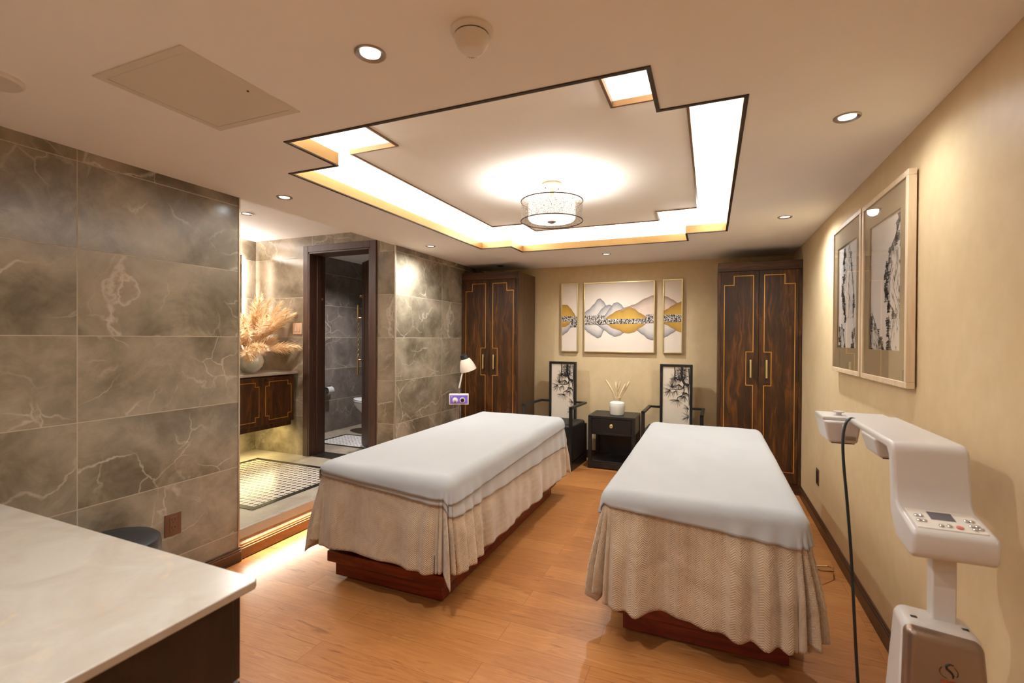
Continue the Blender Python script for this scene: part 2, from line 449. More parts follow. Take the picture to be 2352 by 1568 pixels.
class MB:
    """Collects shapes (in world metres unless its thing has its own frame) and links them as ONE mesh object."""
    def __init__(s):
        s.bm = bmesh.new()
    def face(s, pts):
        vs = [s.bm.verts.new(p) for p in pts]
        return s.bm.faces.new(vs)
    def box(s, x0, x1, y0, y1, z0, z1):
        v = [s.bm.verts.new(p) for p in ((x0, y0, z0), (x1, y0, z0), (x1, y1, z0), (x0, y1, z0), (x0, y0, z1), (x1, y0, z1), (x1, y1, z1), (x0, y1, z1))]
        for f in ((0, 3, 2, 1), (4, 5, 6, 7), (0, 1, 5, 4), (1, 2, 6, 5), (2, 3, 7, 6), (3, 0, 4, 7)):
            s.bm.faces.new([v[i] for i in f])
        return s
    def prism(s, poly, h0, h1, axis='z'):
        """Extrude a closed 2D outline between h0 and h1 along an axis; poly holds (x,y), (x,z) or (y,z)."""
        def P(p, h):
            return {'z': (p[0], p[1], h), 'y': (p[0], h, p[1]), 'x': (h, p[0], p[1])}[axis]
        a = [s.bm.verts.new(P(p, h0)) for p in poly]
        b = [s.bm.verts.new(P(p, h1)) for p in poly]
        n = len(poly)
        s.bm.faces.new(a[::-1])
        s.bm.faces.new(b)
        for i in range(n):
            s.bm.faces.new((a[i], a[(i + 1) % n], b[(i + 1) % n], b[i]))
        return s
    def ribbon(s, path, wd, h0, h1, axis='y', closed=True):
        """A band of width wd along a right-angled 2D path, between h0 and h1 on the axis (inlay lines, trims)."""
        n = len(path)
        for i in range(n if closed else n - 1):
            (ax, ay), (bx, by) = path[i], path[(i + 1) % n]
            x0, x1 = min(ax, bx) - wd / 2, max(ax, bx) + wd / 2
            y0, y1 = min(ay, by) - wd / 2, max(ay, by) + wd / 2
            if abs(ax - bx) < abs(ay - by): y0, y1 = y0 + wd, y1 - wd      # corners belong to the other run
            if axis == 'y': s.box(x0, x1, h0, h1, y0, y1)
            elif axis == 'z': s.box(x0, x1, y0, y1, h0, h1)
            else: s.box(h0, h1, x0, x1, y0, y1)
        return s
    def lathe(s, prof, c=(0, 0, 0), seg=40, axis=(0, 0, 1), cap=True):
        """Turn (radius, height) pairs about an axis through c."""
        q = Vector((0, 0, 1)).rotation_difference(Vector(axis).normalized())
        rings = []
        for r, h in prof:
            if r < 1e-6:
                rings.append([s.bm.verts.new(Vector(c) + q @ Vector((0, 0, h)))])
            else:
                rings.append([s.bm.verts.new(Vector(c) + q @ Vector((r * math.cos(2 * PI * k / seg), r * math.sin(2 * PI * k / seg), h))) for k in range(seg)])
        for a, b in zip(rings, rings[1:]):
            for k in range(seg):
                k2 = (k + 1) % seg
                if len(a) == 1 and len(b) == 1: continue
                if len(a) == 1: s.bm.faces.new((a[0], b[k2], b[k]))
                elif len(b) == 1: s.bm.faces.new((a[k], a[k2], b[0]))
                else: s.bm.faces.new((a[k], a[k2], b[k2], b[k]))
        if cap:
            if len(rings[0]) > 1: s.bm.faces.new(rings[0][::-1])
            if len(rings[-1]) > 1: s.bm.faces.new(rings[-1])
        return s
    def tube(s, pts, r, seg=10, cap=True):
        """A round bar along points; r may be a number or one radius per point."""
        pts = [Vector(p) for p in pts]
        n = len(pts)
        rs = r if isinstance(r, (list, tuple)) else [r] * n
        up = Vector((0, 0, 1))
        rings = []
        prev = None
        for i, p in enumerate(pts):
            d = (pts[min(i + 1, n - 1)] - pts[max(i - 1, 0)]).normalized()
            if prev is None:
                a = d.cross(up)
                if a.length < 1e-3: a = d.cross(Vector((1, 0, 0)))
            else:
                a = prev - d * prev.dot(d)
            a.normalize()
            prev = a
            b = d.cross(a)
            rings.append([s.bm.verts.new(p + (a * math.cos(2 * PI * k / seg) + b * math.sin(2 * PI * k / seg)) * rs[i]) for k in range(seg)])
        for a, b in zip(rings, rings[1:]):
            for k in range(seg):
                s.bm.faces.new((a[k], a[(k + 1) % seg], b[(k + 1) % seg], b[k]))
        if cap:
            s.bm.faces.new(rings[0][::-1]); s.bm.faces.new(rings[-1])
        return s
    def torus(s, c, R, r, axis=(0, 0, 1), seg=48, sub=8):
        q = Vector((0, 0, 1)).rotation_difference(Vector(axis).normalized())
        g = [[s.bm.verts.new(Vector(c) + q @ Vector(((R + r * math.cos(2 * PI * j / sub)) * math.cos(2 * PI * i / seg), (R + r * math.cos(2 * PI * j / sub)) * math.sin(2 * PI * i / seg), r * math.sin(2 * PI * j / sub)))) for j in range(sub)] for i in range(seg)]
        for i in range(seg):
            for j in range(sub):
                s.bm.faces.new((g[i][j], g[(i + 1) % seg][j], g[(i + 1) % seg][(j + 1) % sub], g[i][(j + 1) % sub]))
        return s
    def build(s, name, mat, parent=None, bevel=0.0, smooth=True, angle=35, recalc=True, seg=2, sub=0, solid=0.0):
        if recalc:
            bmesh.ops.recalc_face_normals(s.bm, faces=s.bm.faces[:])
        me = bpy.data.meshes.new(name)
        if parent is not None and OFF.get(parent) is not None:
            bmesh.ops.translate(s.bm, verts=s.bm.verts[:], vec=-OFF[parent])
        s.bm.to_mesh(me)
        s.bm.free()
        me.materials.append(M[mat] if isinstance(mat, str) else mat)
        if smooth and len(me.polygons):
            me.polygons.foreach_set('use_smooth', [True] * len(me.polygons))
            me.set_sharp_from_angle(angle=math.radians(angle))
        o = bpy.data.objects.new(name, me)
        COL.objects.link(o)
        if parent is not None:
            o.parent = parent
            OFF[o] = OFF.get(parent)
        if solid:
            m = o.modifiers.new('solid', 'SOLIDIFY'); m.thickness = solid; m.offset = -1
        if sub:
            m = o.modifiers.new('sub', 'SUBSURF'); m.levels = sub; m.render_levels = sub
        if bevel:
            m = o.modifiers.new('bevel', 'BEVEL'); m.width = bevel; m.segments = seg; m.limit_method = 'ANGLE'; m.angle_limit = math.radians(40)
            m.harden_normals = False
        return o

def islands(mb, name, mat, parent, **kw):
    """Each separate piece of mb becomes a part of its own."""
    bm = mb.bm
    left = set(bm.verts)
    while left:
        st = [left.pop()]; isl = set(st)
        while st:
            v = st.pop()
            for e in v.link_edges:
                o = e.other_vert(v)
                if o in left: left.discard(o); isl.add(o); st.append(o)
        m = MB(); mp = {v: m.bm.verts.new(v.co) for v in isl}
        for f in {f for v in isl for f in v.link_faces}: m.bm.faces.new([mp[v] for v in f.verts])
        m.build(name, mat, parent, **kw)
    bm.free()

def tag(o, label, cat, group=None):
    o['label'] = label
    o['category'] = cat
    if group: o['group'] = group
    return o

def thing(name, label, cat, loc, rz=0.0, group=None, world=True):
    """An Empty at the thing's base that parents its parts; world=True lets the parts be written in room metres."""
    o = bpy.data.objects.new(name, None)
    o.empty_display_size = 0.1
    COL.objects.link(o)
    o.location = loc
    o.rotation_euler = (0, 0, rz)
    OFF[o] = Vector(loc) if world else None
    return tag(o, label, cat, group)

def struct(name, mb, mat, **kw):
    o = mb.build(name, mat, **kw)
    o['kind'] = 'structure'
    return o

def at_origin(o, loc):
    """Move a one-mesh thing's origin to its base."""
    o.data.transform(Matrix.Translation(-Vector(loc)))
    o.location = loc
    return o

def copy_tree(o, parent=None):
    c = o.copy()
    COL.objects.link(c)
    if parent is not None: c.parent = parent
    OFF[c] = OFF.get(o)
    for ch in list(o.children):
        copy_tree(ch, c)
    return c

# ------------------------------------------------------------------ the room
struct('floor', MB().box(XL, XR + 0.1, YF, YB + 0.1, -0.06, 0), 'floor', smooth=False)
struct('wall_right', MB().box(XR, XR + 0.12, YF, YB + 0.12, 0, 2.75), 'beige', smooth=False)
struct('wall_back', MB().box(XL - 0.12, XR, YB, YB + 0.12, 0, 2.75), 'beige', smooth=False)
struct('wall_front', MB().box(XL - 0.12, XR + 0.12, YF - 0.12, YF, 0, 2.75), 'beige', smooth=False)
struct('wall_left', MB().box(XL - 0.10, XL, YF, YA, 0, 2.75), 'tile_left', smooth=False)
struct('wall_left_far', MB().box(XL - 0.10, XL, YD + 0.001, YB, 0, 2.75), 'tile_far', smooth=False)
# wall with the bathroom door: one piece with its opening
DX0, DX1, DZ = -3.886, -3.086, 2.335
struct('wall_alcove_back', MB().box(XA, DX0, YD, YD + 0.2, ZP, 2.75).box(DX1, XL - 0.002, YD - 0.003, YD + 0.2, ZP, 2.75).box(DX0, DX1, YD, YD + 0.2, DZ, 2.75), 'tile_door', smooth=False)
struct('wall_alcove_side', MB().box(XA - 0.1, XA, YA - 0.1, 6.1, 0, 2.75), 'tile_far', smooth=False)
struct('wall_alcove_near', MB().box(XA, XL - 0.10, YA - 0.1, YA, 0, 2.75), 'tile_door', smooth=False)
struct('wall_bathroom_side', MB().box(XA + 0.001, XA + 0.012, YD + 0.2, 6.0, ZP, ZA), 'tile_bath', smooth=False)
struct('wall_bathroom_back', MB().box(XA, XL - 0.1, 6.0, 6.1, ZP, 2.75), 'tile_bath_back', smooth=False)
struct('wall_bathroom_right', MB().box(XL - 0.115, XL - 0.101, YD + 0.2, 6.0, ZP, ZA), 'tile_bath', smooth=False)
struct('floor_alcove', MB().box(XA, XL - 0.03, YA, 6.0, -0.06, ZP).box(XL - 0.03, XL, YA, YD, 0.137, ZP), 'tile_floor', bevel=0.003, smooth=False)
struct('ceiling_alcove', MB().box(XA, XL, YA, 6.0, ZA, ZA + 0.1), 'ceiling', smooth=False)
# the main ceiling: one slab round the stepped opening
def tray_outline(o, i, j, p, y1, y2, y3, y4):
    return [(i, y1), (j, y1), (j, y2), (p, y2), (p, y3), (j, y3), (j, y4), (i, y4), (i, y3), (o, y3), (o, y2), (i, y2)]
OPEN = tray_outline(XO, XI, XJ, XP, Y1, Y2, Y3, Y4)
mb = MB()
for (x0, x1, y0, y1) in ((XL, XR, YF, Y1), (XL, XR, Y4, YB), (XL, XI, Y1, Y2), (XJ, XR, Y1, Y2), (XL, XO, Y2, Y3), (XP, XR, Y2, Y3), (XL, XI, Y3, Y4), (XJ, XR, Y3, Y4)):
    mb.face(((x0, y0, ZC), (x1, y0, ZC), (x1, y1, ZC), (x0, y1, ZC)))
bmesh.ops.remove_doubles(mb.bm, verts=mb.bm.verts[:], dist=1e-5)
ret = bmesh.ops.extrude_face_region(mb.bm, geom=mb.bm.faces[:])
bmesh.ops.translate(mb.bm, verts=[e for e in ret['geom'] if isinstance(e, bmesh.types.BMVert)], vec=(0, 0, 0.02))
struct('ceiling', mb, 'ceiling', smooth=False)
# the bulkhead that drops from the alcove ceiling to the main ceiling
struct('trim_bulkhead', MB().box(XL - 0.02, XL, YA, YD, ZC, ZA), 'ceiling', smooth=False)
# cove above the opening
cx0, cx1, cy0, cy1 = XO - 0.16, XP + 0.16, Y1 - 0.16, Y4 + 0.16
mb = MB().box(cx0, cx1, cy0, cy1, 2.60, 2.64)
mb.box(cx0 - 0.02, cx0, cy0, cy1, ZC + 0.02, 2.6).box(cx1, cx1 + 0.02, cy0, cy1, ZC + 0.02, 2.6).box(cx0, cx1, cy0 - 0.02, cy0, ZC + 0.02, 2.6).box(cx0, cx1, cy1, cy1 + 0.02, ZC + 0.02, 2.6)
struct('ceiling_cove', mb, 'cove', smooth=False)
# brushed gold fascia standing round the opening, with a dark bottom lip
struct('trim_1', MB().ribbon(OPEN, 0.012, ZC + 0.002, ZC + 0.066, axis='z'), 'gold', smooth=False)
struct('trim_2', MB().ribbon(OPEN, 0.016, ZC - 0.004, ZC + 0.003, axis='z'), 'bronze', smooth=False)
# hanging stepped panel inside the cove with bronze edge strips
QP = tray_outline(-1.905, -1.587, -0.420, -0.102, 1.84, 2.165, 4.080, 4.390)
struct('ceiling_panel', MB().prism(QP, 2.502, 2.60), 'panel', smooth=False)
struct('trim_3', MB().ribbon(QP, 0.012, 2.494, 2.520, axis='z'), 'panel_trim', smooth=False)
# baseboards and corner strips
def base_profile(mb, p0, p1, nrm, h=0.095, th=0.016):
    """moulded board: a slab, a stepped cap"""
    (x0, y0), (x1, y1) = p0, p1
    for t0, z0, z1 in ((th, 0, h * 0.72), (th * 0.75, h * 0.72, h * 0.86), (th * 0.45, h * 0.86, h)):
        nx, ny = nrm[0] * t0, nrm[1] * t0
        mb.box(min(x0, x1, x0 + nx, x1 + nx), max(x0, x1, x0 + nx, x1 + nx), min(y0, y1, y0 + ny, y1 + ny), max(y0, y1, y0 + ny, y1 + ny), z0, z1)
    return mb
struct('baseboard_right', base_profile(MB(), (XR, YF), (XR, 5.12), (-1, 0)), 'wood_y', bevel=0.002)
struct('baseboard_left', base_profile(MB(), (XL, YF), (XL, YA + 0.012), (1, 0)), 'wood_y', bevel=0.002)
struct('baseboard_back', base_profile(MB(), (-2.06, YB), (0.066, YB), (0, -1)), 'wood_x', bevel=0.002)
struct('baseboard_alcove', base_profile(MB(), (XL - 0.03, YA + 0.012), (XL - 0.03, YD), (1, 0), 0.095, 0.024), 'wood_step', bevel=0.003)
struct('trim_4', MB().box(XL - 0.004, XL + 0.005, YA - 0.004, YA + 0.006, 0.095, ZC), 'steel_trim', smooth=False)
struct('trim_5', MB().box(XL - 0.006, XL + 0.005, YD - 0.006, YD + 0.004, ZP, ZC), 'steel_trim', smooth=False)

# ------------------------------------------------------------------ bathroom door
d = MB().box(DX0 - 0.067, DX0, YD - 0.022, YD, ZP, DZ + 0.067).box(DX1, DX1 + 0.072, YD - 0.022, YD, ZP, DZ + 0.067).box(DX0, DX1, YD - 0.022, YD, DZ, DZ + 0.067)
d.box(DX0, DX0 + 0.018, YD - 0.018, YD + 0.205, ZP, DZ).box(DX1 - 0.018, DX1, YD - 0.018, YD + 0.205, ZP, DZ).box(DX0, DX1, YD - 0.018, YD + 0.205, DZ - 0.018, DZ)
d.box(DX0 + 0.018, DX0 + 0.030, YD + 0.08, YD + 0.13, ZP, DZ - 0.018).box(DX1 - 0.030, DX1 - 0.018, YD + 0.08, YD + 0.13, ZP, DZ - 0.018)
door = struct('door_1', d, 'door_wood', bevel=0.003)
OFF[door] = None
# leaf swung into the bathroom about its right edge (built along -x from the hinge, then turned)
ang = math.radians(-34)
hinge = Matrix.Translation((DX1 - 0.02, YD + 0.21, 0)) @ Matrix.Rotation(ang, 4, 'Z')
lm = MB().box(-0.755, 0, 0, 0.042, ZP + 0.012, DZ - 0.02)
leaf = lm.build('door_leaf', 'door_wood', door, bevel=0.002)
leaf.matrix_local = hinge
gm = MB().box(-0.66, -0.645, -0.003, 0.0, 0.75, 2.05).build('groove', 'dark_slot', leaf)
hm = MB()
tw = [(-0.715 + 0.006 * math.cos(k * 0.9), -0.055 + 0.006 * math.sin(k * 0.9), 1.18 + 0.5 * k / 60) for k in range(61)]
hm.tube(tw, 0.006, 8)
hm.tube([(-0.715, -0.055, 1.02), (-0.715, -0.055, 1.20)], 0.011, 10).tube([(-0.715, -0.055, 1.66), (-0.715, -0.055, 1.82)], 0.011, 10)
hm.tube([(-0.715, 0, 1.19), (-0.715, -0.06, 1.19)], 0.010, 10).tube([(-0.715, 0, 1.67), (-0.715, -0.06, 1.67)], 0.010, 10)
hm.build('handle', 'gold', leaf)
MB().lathe([(0.018, 0), (0.018, 0.012), (0.012, 0.016), (0.012, 0.03), (0.016, 0.034), (0.0, 0.036)], (-0.715, 0, 1.92), 20, (0, -1, 0)).build('lock_knob', 'gold', leaf)
MB().lathe([(0.014, 0), (0.014, 0.004), (0, 0.005)], (DX0 + 0.018, YD + 0.16, 1.86), 16, (1, 0, 0)).build('strike_button', 'gold', door)
struct('trim_threshold', MB().box(DX0, DX1, YD, YD + 0.2, ZP, ZP + 0.006), 'black_stone', smooth=False)

# ------------------------------------------------------------------ ceiling fixtures
def downlight(x, y, z, label, lit=True, group='recessed ceiling downlights'):
    t = thing('recessed_downlight', label, 'downlight', (x, y, z), group=group)
    MB().lathe([(0.030, 0.0), (0.036, -0.003), (0.044, -0.006), (0.048, -0.003), (0.048, 0.0)], (x, y, z), 36, cap=False).build('trim_ring', 'nickel', t)
    MB().lathe([(0.030, -0.001), (0.0, -0.0012)], (x, y, z), 28, cap=False).build('lens', 'bulb' if lit else 'dark_slot', t, recalc=False)
    return t
LAB = ['round lit downlight in the ceiling left of the smoke detector, largest of all', 'lit downlight near the top of the left tiled wall edge',
       'lit downlight in the ceiling in front of the left wardrobe', 'lit downlight above the gold framed mountain paintings',
       'farther of two lit downlights along the right wall', 'nearer of two lit downlights along the right wall']
for (x, y), l in zip(DOWN, LAB):
    downlight(x, y, ZC, l)
for x, y in FILL_BACK:
    downlight(x, y, ZC, 'unseen ceiling downlight added as fill behind the viewer')
downlight(-3.678, 2.90, ZA, 'tilted downlight in the alcove ceiling above the vanity')
downlight(-2.391, 5.36, ZC, 'small unlit downlight in the ceiling above the left wardrobe', False)

t = thing('smoke_detector', 'round cream smoke detector on the ceiling', 'smoke detector', (-0.646, 1.235, ZC))
c = (-0.646, 1.235, ZC)
MB().lathe([(0.062, 0), (0.062, -0.006), (0.056, -0.014), (0.050, -0.016)], c, 48, cap=False).build('mounting_base', 'white_plastic', t)
MB().lathe([(0.049, -0.014), (0.049, -0.020)], c, 48, cap=False).build('seam', 'dark_slot', t)
MB().lathe([(0.050, -0.019), (0.050, -0.034), (0.045, -0.047), (0.038, -0.056), (0.030, -0.060), (0.0, -0.061)], c, 48, cap=False).build('cover', 'white_plastic', t)
m = MB()
for k in range(5):
    a = 2.05 + (k - 2) * 0.15
    hgt = (0.005, 0.009, 0.011, 0.009, 0.005)[k]
    dx, dy = math.cos(a), math.sin(a)
    p = Vector((c[0] + dx * 0.0405, c[1] + dy * 0.0405, ZC - 0.0535))
    m.tube([p + Vector((0, 0, hgt * 0.4)) + Vector((dx, dy, 0)) * 0.003, p - Vector((0, 0, hgt * 0.4)) - Vector((dx, dy, 0)) * 0.004], 0.0021, 6)
islands(m, 'vent_slot', 'dark_slot', t)

t = thing('access_panel', 'flat rectangular access hatch in the ceiling above the tiled wall', 'access panel', (-1.735, 1.19, ZC))
ax0, ax1, ay0, ay1 = -1.962, -1.502, 0.958, 1.42
m = MB()
m.ribbon([(ax0 + 0.014, ay0 + 0.014), (ax1 - 0.014, ay0 + 0.014), (ax1 - 0.014, ay1 - 0.014), (ax0 + 0.014, ay1 - 0.014)], 0.028, ZC - 0.004, ZC, axis='z')
m.build('frame', 'hatch', t)
MB().box(ax0 + 0.030, ax1 - 0.030, ay0 + 0.030, ay1 - 0.030, ZC - 0.003, ZC).build('hatch_door', 'hatch', t)
MB().lathe([(0.004, 0), (0.004, -0.004), (0, -0.0042)], (ax1 - 0.05, ay0 + 0.27, ZC - 0.002), 12).build('latch', 'bronze', t)
sp = MB().lathe([(0.085, 0), (0.085, -0.010), (0.078, -0.016), (0.0, -0.017)], (-2.30, 0.83, ZC), 40).build('ceiling_speaker', 'white_plastic')
tag(at_origin(sp, (-2.30, 0.83, ZC)), 'round ceiling speaker cut by the left picture edge', 'speaker')

# drum lamp
LX, LY = LAMP_C
t = thing('drum_ceiling_lamp', 'round double drum ceiling lamp with lit white inner shade and wire mesh outer drum', 'ceiling lamp', (LX, LY, 2.502))
MB().lathe([(0.066, 2.502), (0.066, 2.487), (0.074, 2.484), (0.074, 2.478), (0.03, 2.470), (0.0, 2.470)], (LX, LY, 0), 40, cap=False).build('canopy', 'canopy', t)
m = MB()
for k in (0.6, 3.74):
    m.lathe([(0.006, 2.474), (0.006, 2.464), (0, 2.463)], (LX + 0.045 * math.cos(k), LY + 0.045 * math.sin(k), 0), 12)
islands(m, 'screw', 'bronze', t)
MB().tube([(LX, LY, 2.475), (LX, LY, 2.385)], 0.013, 14).build('stem', 'canopy', t)
m = MB()
for k in range(3):
    a = 0.5 + k * 2 * PI / 3
    m.tube([(LX, LY, 2.378), (LX + 0.208 * math.cos(a), LY + 0.208 * math.sin(a), 2.378)], 0.003, 6)
    m.tube([(LX, LY, 2.395), (LX, LY, 2.372)], 0.018, 14)
m.build('spider', 'nickel', t)
od = MB().lathe([(0.209, 2.380), (0.209, 2.247)], (LX, LY, 0), 72, cap=False).build('mesh_drum', 'web', t, recalc=False)
MB().torus((LX, LY, 2.381), 0.209, 0.004, seg=72).build('rim', 'bronze', od)
MB().torus((LX, LY, 2.247), 0.209, 0.0035, seg=72).build('rim', 'bronze', od)
MB().lathe([(0.157, 2.368), (0.160, 2.362), (0.160, 2.265), (0.150, 2.252), (0.12, 2.247), (0.0, 2.245)], (LX, LY, 0), 56, cap=False).build('inner_shade', 'shade_glow', t, recalc=True)
MB().lathe([(0.029, 2.246), (0.029, 2.241), (0.018, 2.237), (0.010, 2.232), (0.0, 2.230)], (LX, LY, 0), 28).build('finial', 'nickel', t)
# ------------------------------------------------------------------ wardrobes
def wardrobe(x0, x1, yf, yb, h, label, side_mat):
    t = thing('wardrobe', label, 'wardrobe', ((x0 + x1) / 2, (yf + yb) / 2, 0), group='tall walnut wardrobes')
    MB().box(x0, x1, yf + 0.022, yb, 0.0, h).build('body', side_mat, t, bevel=0.002)
    MB().box(x0, x1, yf, yf + 0.022, h - 0.085, h).build('cornice', 'wood_x', t, bevel=0.002)
    MB().box(x0, x1, yf + 0.004, yf + 0.022, 0.0, 0.10).build('plinth', 'wood_x', t, bevel=0.002)
    zt, zb, xm = h - 0.088, 0.103, (x0 + x1) / 2
    sd = 0.028
    islands(MB().box(x0, x0 + sd - 0.002, yf + 0.003, yf + 0.022, 0.10, zt).box(x1 - sd + 0.002, x1, yf + 0.003, yf + 0.022, 0.10, zt), 'stile', 'wood', t, bevel=0.001)
    for s in (-1, 1):
        a, b = (x0 + sd, xm - 0.0015) if s < 0 else (xm + 0.0015, x1 - sd)
        dr = MB().box(a, b, yf, yf + 0.021, zb, zt).build('door', 'wood', t, bevel=0.0015)
        # brass inlay: mirrored outline with a stepped outer top corner and a jog round the handle
        inn, outr = 0.047, 0.028
        def X(u):     # u measured from the meeting edge outwards
            return xm + s * u
        W = (b - a)
        top, low = zt - 0.045, 0.205
        path = [(X(inn), top), (X(W - outr - 0.085), top), (X(W - outr - 0.085), top - 0.088), (X(W - outr), top - 0.088), (X(W - outr), low),
                (X(inn), low), (X(inn), 1.012), (X(0.108), 1.012), (X(0.108), 1.333), (X(inn), 1.333)]
        MB().ribbon(path, 0.0065, yf - 0.0012, yf + 0.002, axis='y').build('inlay', 'gold_line', dr, smooth=False)
        hx = X(0.068)
        MB().box(hx - 0.008, hx + 0.008, yf - 0.030, yf - 0.016, 1.085, 1.258).box(hx - 0.006, hx + 0.006, yf - 0.018, yf, 1.10, 1.112).box(hx - 0.006, hx + 0.006, yf - 0.018, yf, 1.23, 1.242).build('handle', 'pale_gold', dr, bevel=0.002)
    return t
wardrobe(-2.795, -2.06, 5.12, 5.70, 2.232, 'tall dark walnut wardrobe with brass inlay in the left back corner', 'wood_side')
wardrobe(0.066, 0.784, 5.12, 5.72, 2.20, 'tall dark walnut wardrobe with brass inlay in the right back corner', 'wood_side')

# ------------------------------------------------------------------ mountain triptych on the back wall
PY = 5.700
PROT = {}
def curve_top(pts, x):
    for (ax, az), (bx, bz) in zip(pts, pts[1:]):
        if ax <= x <= bx:
            k = (x - ax) / (bx - ax)
            k = k * k * (3 - 2 * k) * 0.55 + k * 0.45
            return az + (bz - az) * k
    return None
def hill(mb_faces, pts, zbase, y, dark, lightc, x0, x1, n=60, fade=0.10):
    """Painted hill between its ridge and zbase: dark along the ridge, pale towards the water."""
    xs = [max(x0, pts[0][0]) + (min(x1, pts[-1][0]) - max(x0, pts[0][0])) * i / n for i in range(n + 1)]
    for a, b in zip(xs, xs[1:]):
        za, zb = curve_top(pts, a), curve_top(pts, b)
        if za is None or zb is None: continue
        sg = 1 if za > zbase else -1
        steps = (0, 0.007, 0.04, fade, 1.0)
        cols = [[d * k + l * (1 - k) for d, l in zip(dark, lightc)] for k in (1.0, 0.75, 0.42, 0.08, 0.0)]
        for i in range(4):
            def zz(zt, st): return zt - sg * min(st, abs(zt - zbase)) if st < 1 else zbase
            q = [(a, y, zz(za, steps[i])), (b, y, zz(zb, steps[i])), (b, y, zz(zb, steps[i + 1])), (a, y, zz(za, steps[i + 1]))]
            mb_faces.append((q, (cols[i], cols[i], cols[i + 1], cols[i + 1])))
def paint_mesh(name, faces, parent):
    me = bpy.data.meshes.new(name)
    vs, fs, cs = [], [], []
    for q, c in faces:
        fs.append(tuple(range(len(vs), len(vs) + len(q))))
        vs += [Vector(p) - OFF[parent] for p in q]
        cs += [(*k[:3], 1) for k in c]
    me.from_pydata(vs, [], fs)
    ca = me.color_attributes.new('paint', 'FLOAT_COLOR', 'POINT')
    for i, c in enumerate(cs): ca.data[i].color = c
    me.materials.append(M['paint'])
    o = bpy.data.objects.new(name, me)
    COL.objects.link(o); o.parent = parent; OFF[o] = OFF[parent]
    return o
GREY, PALE = srgb(84, 80, 86)[:3], srgb(222, 208, 196)[:3]
GOLDD, GOLDL = srgb(150, 104, 36)[:3], srgb(206, 160, 62)[:3]
OCHR, OCHL = srgb(122, 92, 72)[:3], srgb(228, 200, 178)[:3]
def painting(x0, x1, z0, z1, label, hills, bands):
    t = thing('mountain_painting', label, 'painting', ((x0 + x1) / 2, PY, z0), group='gold framed mountain triptych')
    MB().ribbon([(x0 + 0.006, z0 + 0.006), (x1 - 0.006, z0 + 0.006), (x1 - 0.006, z1 - 0.006), (x0 + 0.006, z1 - 0.006)], 0.012, PY, YB - 0.002, axis='y').build('frame', 'pale_gold', t, bevel=0.0015)
    MB().box(x0 + 0.012, x1 - 0.012, PY + 0.008, YB - 0.004, z0 + 0.012, z1 - 0.012).build('canvas', 'canvas', t)
    for i, (pts, zb, dk, lt) in enumerate(hills):
        fs = []
        hill(fs, pts, zb, PY + 0.0076 - i * 0.0004, dk, lt, x0 + 0.012, x1 - 0.012)
        paint_mesh('painted_hill', fs, t)
    m = MB()
    for (a, b, lo, hi) in bands:
        m.box(a, b, PY + 0.002, PY + 0.0078, lo, hi)
    m.build('speckled_band', 'speckle', t, smooth=False)
# picture px (of a zoom) to wall metres, used only to lay the design out
def PX(u): return -1.429 + (u - 555) * (0.835 / 1145)
def PZ(v): return 2.13 - (v - 175) * (0.843 / 1135)
def RD(*uv): return [(PX(u), PZ(v)) for u, v in uv]
wz = PZ(775); wlo = PZ(850)
painting(-1.429, -0.594, 1.287, 2.130, 'large square mountain painting in the middle of the gold framed triptych', [
    (RD((560, 660), (640, 610), (720, 530), (790, 445), (830, 436), (880, 480), (960, 600), (1010, 690), (1060, 775)), wz, GREY, PALE),
    (RD((780, 700), (860, 600), (920, 555), (980, 540), (1040, 560), (1120, 680), (1180, 775)), wz, GREY, PALE),
    (RD((900, 710), (1000, 590), (1050, 520), (1110, 503), (1160, 530), (1230, 610), (1330, 720), (1380, 775)), wz, GREY, PALE),
    (RD((1100, 660), (1230, 590), (1380, 545), (1560, 450), (1660, 412), (1700, 405)), wz, OCHR, OCHL),
    (RD((560, 930), (640, 990), (720, 1040), (790, 1080), (840, 1060), (890, 960), (940, 850)), wlo, GREY, PALE),
    (RD((760, 860), (900, 950), (1000, 1020), (1070, 1055), (1140, 1040), (1240, 980), (1400, 850)), wlo, GREY, PALE),
    (RD((1300, 850), (1400, 940), (1520, 1020), (1600, 1090), (1660, 1105), (1700, 1105)), wlo, GREY, PALE),
    (RD((905, 768), (1000, 700), (1100, 640), (1150, 622), (1190, 640), (1250, 600), (1310, 588), (1380, 610), (1470, 680), (1560, 730), (1590, 770)), PZ(772), GOLDD, GOLDL),
    (RD((930, 850), (1040, 920), (1150, 955), (1200, 985), (1290, 1000), (1380, 980), (1480, 910), (1590, 840)), PZ(845), GOLDD, GOLDL)],
    [(PX(568), PX(905), PZ(858), PZ(712)), (PX(905), PX(1560), PZ(850), PZ(770)), (PX(1560), PX(1684), PZ(838), PZ(705))])
painting(-1.716, -1.500, 1.288, 2.130, 'narrow left panel of the gold framed mountain triptych', [
    (RD((180, 1040), (260, 990), (340, 900), (430, 845), (470, 900)), PZ(850), GREY, PALE),
    (RD((120, 560), (190, 526), (270, 530), (330, 590), (380, 660), (430, 740)), PZ(740), GOLDD, GOLDL),
    (RD((120, 905), (230, 895), (300, 860), (330, 820)), PZ(810), GOLDD, GOLDL)],
    [(-1.704, PX(330), PZ(800), PZ(718)), (PX(330), -1.512, PZ(900), PZ(722))])
